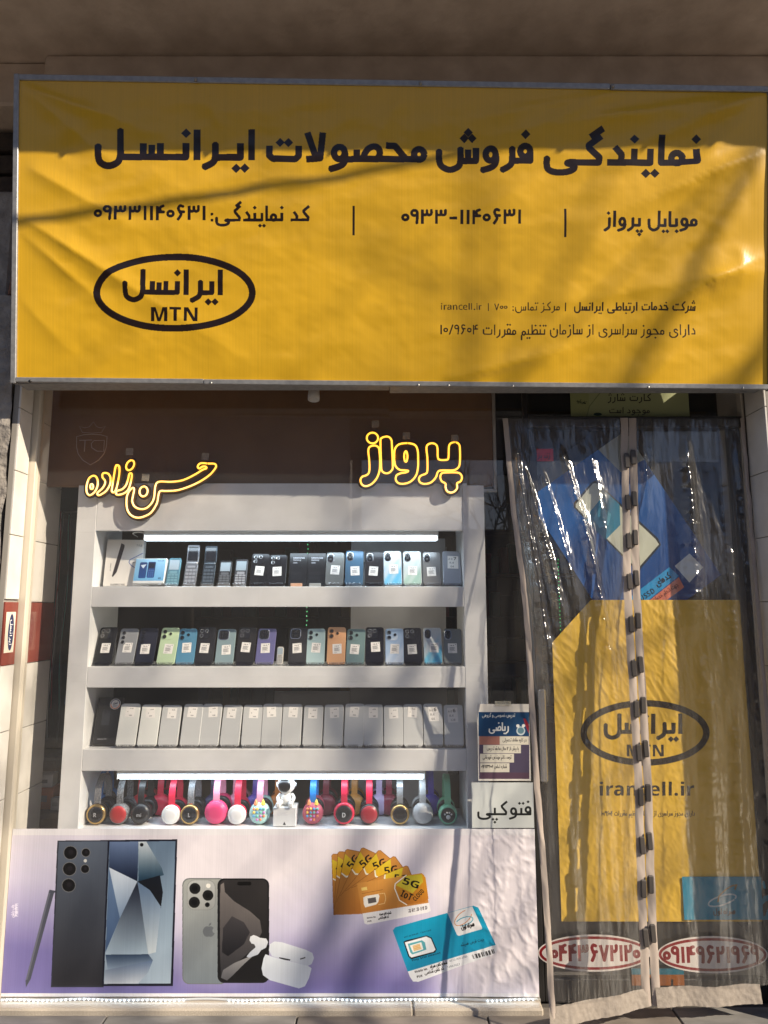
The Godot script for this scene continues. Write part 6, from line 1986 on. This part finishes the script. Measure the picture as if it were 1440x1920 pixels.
# =====================================================================  small things
func build_small_things():
	var rng := RandomNumberGenerator.new()
	rng.seed = 90
	# led strip at the foot of the window
	var s = thing("led_strip", "strip of tiny lit white lamps along the foot of the poster", "light strip", Vector3(0, 0.0222, 0.024))
	var path := []
	for i in 60:
		path.append(Vector3(-1.36 + i * 1.905 / 59.0, 0.0045 + 0.0015 * sin(i * 0.9), 0.003 * sin(i * 0.5)))
	part(s, "clear_hose", tube(path, 0.0042, 6), clear(0.35, 0.2, Color(0.9, 0.93, 0.95)))
	var bead = rbox(0.0045, 0.0040, 0.0030, 0.0006)
	for i in 118:
		var x := -1.355 + i * 0.0161
		if (x > -0.70 and x < -0.56) or (x > 0.26 and x < 0.36): continue
		part(s, "led", bead, M.led, Vector3(x, 0.0052 + 0.0015 * sin((x + 1.36) * 28.0), 0.0048 + 0.003 * sin((x + 1.36) * 15.5)))
	var al := AreaLight3D.new()
	al.name = "strip_glow"
	s.add_child(al, true)
	al.position = Vector3(-0.4, 0.005, 0.010)
	al.rotation_degrees = Vector3(0, 180, 0)
	al.area_size = Vector2(1.9, 0.004)
	al.light_energy = 0.010
	al.light_color = Color(0.85, 0.93, 1.0)
	al.area_range = 3.0
	al.shadow_enabled = true
	# spot lamp over the window
	var sp = thing("spot_lamp", "small white cylindrical spot lamp hanging under the sign behind the glass", "lamp", Vector3(-0.288, 2.275, -0.045))
	part(sp, "shade", lathe([[0.0, -0.034], [0.021, -0.034], [0.024, 0.0], [0.024, 0.02], [0.020, 0.02], [0.018, 0.0], [0.0, -0.01]], 22), M.white_plastic, Vector3(0, -0.006, 0), Vector3(80, 0, 8))
	part(sp, "arm", tube([Vector3(0, 0.02, 0), Vector3(0.004, 0.19, -0.01)], 0.006, 8), M.black)
	# shield emblem on the glass, seen from its back
	var em = thing("shield_emblem", "faint grey crowned shield emblem outlined on the upper left glass", "sticker", Vector3(-1.172, 2.058, -0.0085))
	var em_m = mat(lin(0.34, 0.27, 0.22), 0.6)
	var u := 0.00205
	var line = func(pts, closed, w):
		var q := []
		for i in range(0, pts.size(), 2): q.append(Vector3((pts[i] - 260.0) / 3.6 * u, -(pts[i + 1] - 325.0) / 3.6 * u, 0))
		return tube(q, w, 4, closed, 0.3)
	part(em, "shield", line.call([152, 275, 200, 262, 260, 258, 320, 262, 366, 275, 364, 350, 350, 400, 315, 445, 260, 478, 205, 445, 170, 400, 155, 350], true, 0.0016), em_m)
	part(em, "crown", line.call([190, 245, 166, 200, 205, 212, 235, 205, 264, 168, 290, 205, 320, 212, 350, 198, 325, 245, 260, 250], true, 0.0010), em_m)
	part(em, "letter", line.call([172, 302, 262, 300], false, 0.0016), em_m)
	part(em, "letter", line.call([213, 302, 212, 384], false, 0.0020), em_m)
	part(em, "letter", line.call([348, 302, 348, 382, 300, 380, 262, 355, 258, 325, 275, 304], true, 0.0016), em_m)
	# leads hanging at the left, inside the window
	var tints := [lin(0.55, 0.57, 0.57), lin(0.14, 0.42, 0.38), lin(0.44, 0.10, 0.11), lin(0.20, 0.20, 0.21), lin(0.18, 0.26, 0.50)]
	var lead_labels := ["pale grey charging lead hanging inside the window's left end", "green charging lead hanging inside the window's left end", "red charging lead hanging inside the window's left end", "dark grey charging lead hanging inside the window's left end", "blue charging lead hanging inside the window's left end"]
	for k in 15:
		var x := -1.565 + k * 0.0115 + rng.randf_range(-0.003, 0.003)
		var zz := -0.34 - 0.05 * (k % 3)
		var low := rng.randf_range(0.72, 1.05)
		var q := []
		for i in 12: q.append(Vector3(x + 0.006 * sin(i * 0.8 + k), lerpf(1.83, low, i / 11.0), zz + 0.004 * cos(i * 0.9 + k)))
		var o = part(self, "charging_lead", tube(q, 0.0019, 5), mat(tints[k % 5], 0.5))
		tag(o, lead_labels[k % 5], "cable", "leads hanging inside the window")
	var rail = part(self, "hanging_rail", tube([Vector3(-1.61, 1.835, -0.39), Vector3(-1.18, 1.835, -0.39)], 0.005, 8), M.chrome)
	tag(rail, "thin metal rail carrying the hanging leads behind the window", "rail")
	# a counter inside the window's left end with small cartons
	var ct = thing("side_counter", "dark counter at the window's left end behind the poster", "counter")
	block(ct, "top", -1.61, -1.245, 0.55, 0.575, -0.75, -0.27, M.dark_board, 0.003)
	block(ct, "front", -1.60, -1.245, -0.001, 0.549, -0.30, -0.28, M.dark_board, 0.003)
	for k in 4:
		var o = thing("small_carton", ["white small carton on top of the orange one by the left jamb", "orange small carton under the white one by the left jamb", "grey small carton standing on the side counter", "brown small carton on the side counter behind the others"][k], "box", [Vector3(-1.445, 0.6608, -0.36), Vector3(-1.440, 0.5755, -0.36), Vector3(-1.36, 0.5755, -0.32), Vector3(-1.52, 0.5755, -0.52)][k])
		var size: Vector3 = [Vector3(0.10, 0.05, 0.07), Vector3(0.11, 0.085, 0.08), Vector3(0.04, 0.05, 0.03), Vector3(0.12, 0.16, 0.09)][k]
		part(o, "box", rbox(size.x, size.y, size.z, 0.002), mat([lin(0.55, 0.54, 0.52), lin(0.42, 0.14, 0.05), lin(0.28, 0.28, 0.28), lin(0.14, 0.09, 0.06)][k], 0.6), Vector3(0, size.y / 2, 0), Vector3(0, [8, 4, -6, 10][k], 0))
		if k < 3: part(o, "print_label", rbox(size.x * 0.6, size.y * 0.3, 0.0008, 0.0002), mat(lin(0.20, 0.20, 0.20), 0.6), Vector3(0, size.y * 0.5, size.z / 2 + 0.0012).rotated(Vector3.UP, deg_to_rad([8, 4, -6, 10][k])), Vector3(0, [8, 4, -6, 10][k], 0))
	# tuition flyer taped to the glass
	var c = measured(0.352, 0.766, 0.548, 1.045, 0.004, 520, Color(0.88, 0.86, 0.82))
	var F = func(x, y): return Vector2(880.0 + x / 7.386, 1300.0 + y / 7.386)
	var box = func(x0, y0, x1, y1, col): c.poly([F.call(x0, y0), F.call(x1, y0), F.call(x1, y1), F.call(x0, y1)], col)
	box.call(128, 258, 826, 590, Color(0.04, 0.24, 0.40))
	box.call(135, 590, 830, 1185, Color(0.30, 0.27, 0.36))
	box.call(135, 595, 420, 710, Color(0.62, 0.42, 0.38))
	box.call(420, 595, 822, 710, Color(0.84, 0.82, 0.76))
	box.call(192, 714, 714, 828, Color(0.84, 0.82, 0.76))
	box.call(148, 836, 618, 958, Color(0.84, 0.82, 0.76))
	box.call(150, 966, 555, 1092, Color(0.84, 0.82, 0.76))
	box.call(150, 1095, 830, 1185, Color(0.34, 0.25, 0.32))
	var wht := Color(0.88, 0.88, 0.86)
	pen(c, "تدریس خصوصی و گروهی", F.call(632, 325), 6.0, wht, 62, 0.14)
	pen(c, "ریاضی", F.call(550, 520), 15.0, wht, 39, 0.17)
	c.disc(F.call(712, 520), 8.3, Color(0.75, 0.80, 0.82), 22)
	c.disc(F.call(712, 515), 6.0, Color(0.36, 0.50, 0.56), 20)
	c.disc(F.call(672, 450), 3.2, wht, 12)
	c.disc(F.call(750, 448), 3.2, wht, 12)
	c.poly([F.call(745, 350), F.call(775, 345), F.call(822, 430), F.call(822, 560), F.call(785, 470)], Color(0.62, 0.16, 0.22))
	var gk := Color(0.25, 0.24, 0.24)
	pen(c, "در کلیه مقاطع تحصیلی", F.call(792, 665), 6.0, gk, 45, 0.13)
	pen(c, "با بیش از 12 سال سابقه تدریس", F.call(685, 785), 6.0, gk, 60, 0.13)
	pen(c, "توسط خانم مهندس قهرمانی", F.call(582, 905), 6.0, gk, 54, 0.13)
	pen(c, "شماره تماس 09471232004", F.call(520, 1035), 6.0, gk, 48, 0.13)
	var fl = thing("tuition_flyer", "paper flyer with a blue heading and alarm clock taped to the glass", "flyer")
	part(fl, "paper", sheet_over(0.352, 0.548, 0.766, 1.045, func(y): return 0.352, func(x, y): return 0.0035 + 0.004 * pow(maxf(0.0, (x - 0.50) / 0.05), 2.0) * 0.5 + 0.002 * pow(maxf(0.0, (y - 0.95) / 0.1), 2.0), 20, 20), print_mat(c.im, 0.5))
	part(fl, "tape", rbox(0.06, 0.018, 0.0006, 0.0001), clear(0.25, 0.25, Color(0.9, 0.88, 0.8)), Vector3(0.45, 1.047, 0.0075))
	# photocopy notice
	c = measured(0.326, 0.598, 0.556, 0.760, 0.004, 640, Color(0.82, 0.84, 0.83))
	pen(c, "فتوکپی", F.call(872, 1692), 24, Color(0.10, 0.11, 0.11), 106, 0.17)
	var ph = thing("copy_notice", "white paper notice with one large black word beside the headphones", "notice")
	part(ph, "paper", sheet_over(0.326, 0.556, 0.599, 0.760, func(y): return 0.326, func(x, y): return 0.0030 + 0.0012 * sin(x * 40.0) * sin(y * 30.0), 24, 16), print_mat(c.im, 0.5))
	# blue oval sticker on the maroon tiles
	c = Canvas.new(Vector2(100, 260), 200, Vector2.ZERO, Color(0.92, 0.86, 0.78))
	c.disc(Vector2(60, 130), 30, Color(0.17, 0.20, 0.36), 36, 118)
	pen(c, "ایرانسل", Vector2(50, 214), 24, Color(0.95, 0.95, 0.95), 168, 0.22, PI / 2)
	var st = thing("tile_sticker", "white sticker with a dark blue oval and upright writing on the maroon tiles", "sticker", Vector3(-1.3985, 1.315, 0.076))
	part(st, "paper", flat_sheet(0.066, 0.150), print_mat(c.im, 0.5), Vector3.ZERO, Vector3(0, 90, 0))
	# green pinpoint light strings inside the shop
	for k in 2:
		var g = thing("green_light_string", ["string of green pinpoint lights seen between cabinet shelves", "string of green pinpoint lights deep behind the door"][k], "light string", [Vector3(-0.345, 1.20, -0.42), Vector3(0.955, 1.16, -1.1)][k])
		var gm = glow(Color(0.05, 0.9, 0.45), 0.8)
		part(g, "wire", tube([Vector3(0, 0.0, -0.003), Vector3(0, 0.52, -0.003)], 0.0012, 5), M.black)
		for i in 26: part(g, "led", rbox(0.004, 0.005, 0.003, 0.0008), gm, Vector3(0.0015 * (i % 2), 0.01 + i * 0.02, 0))
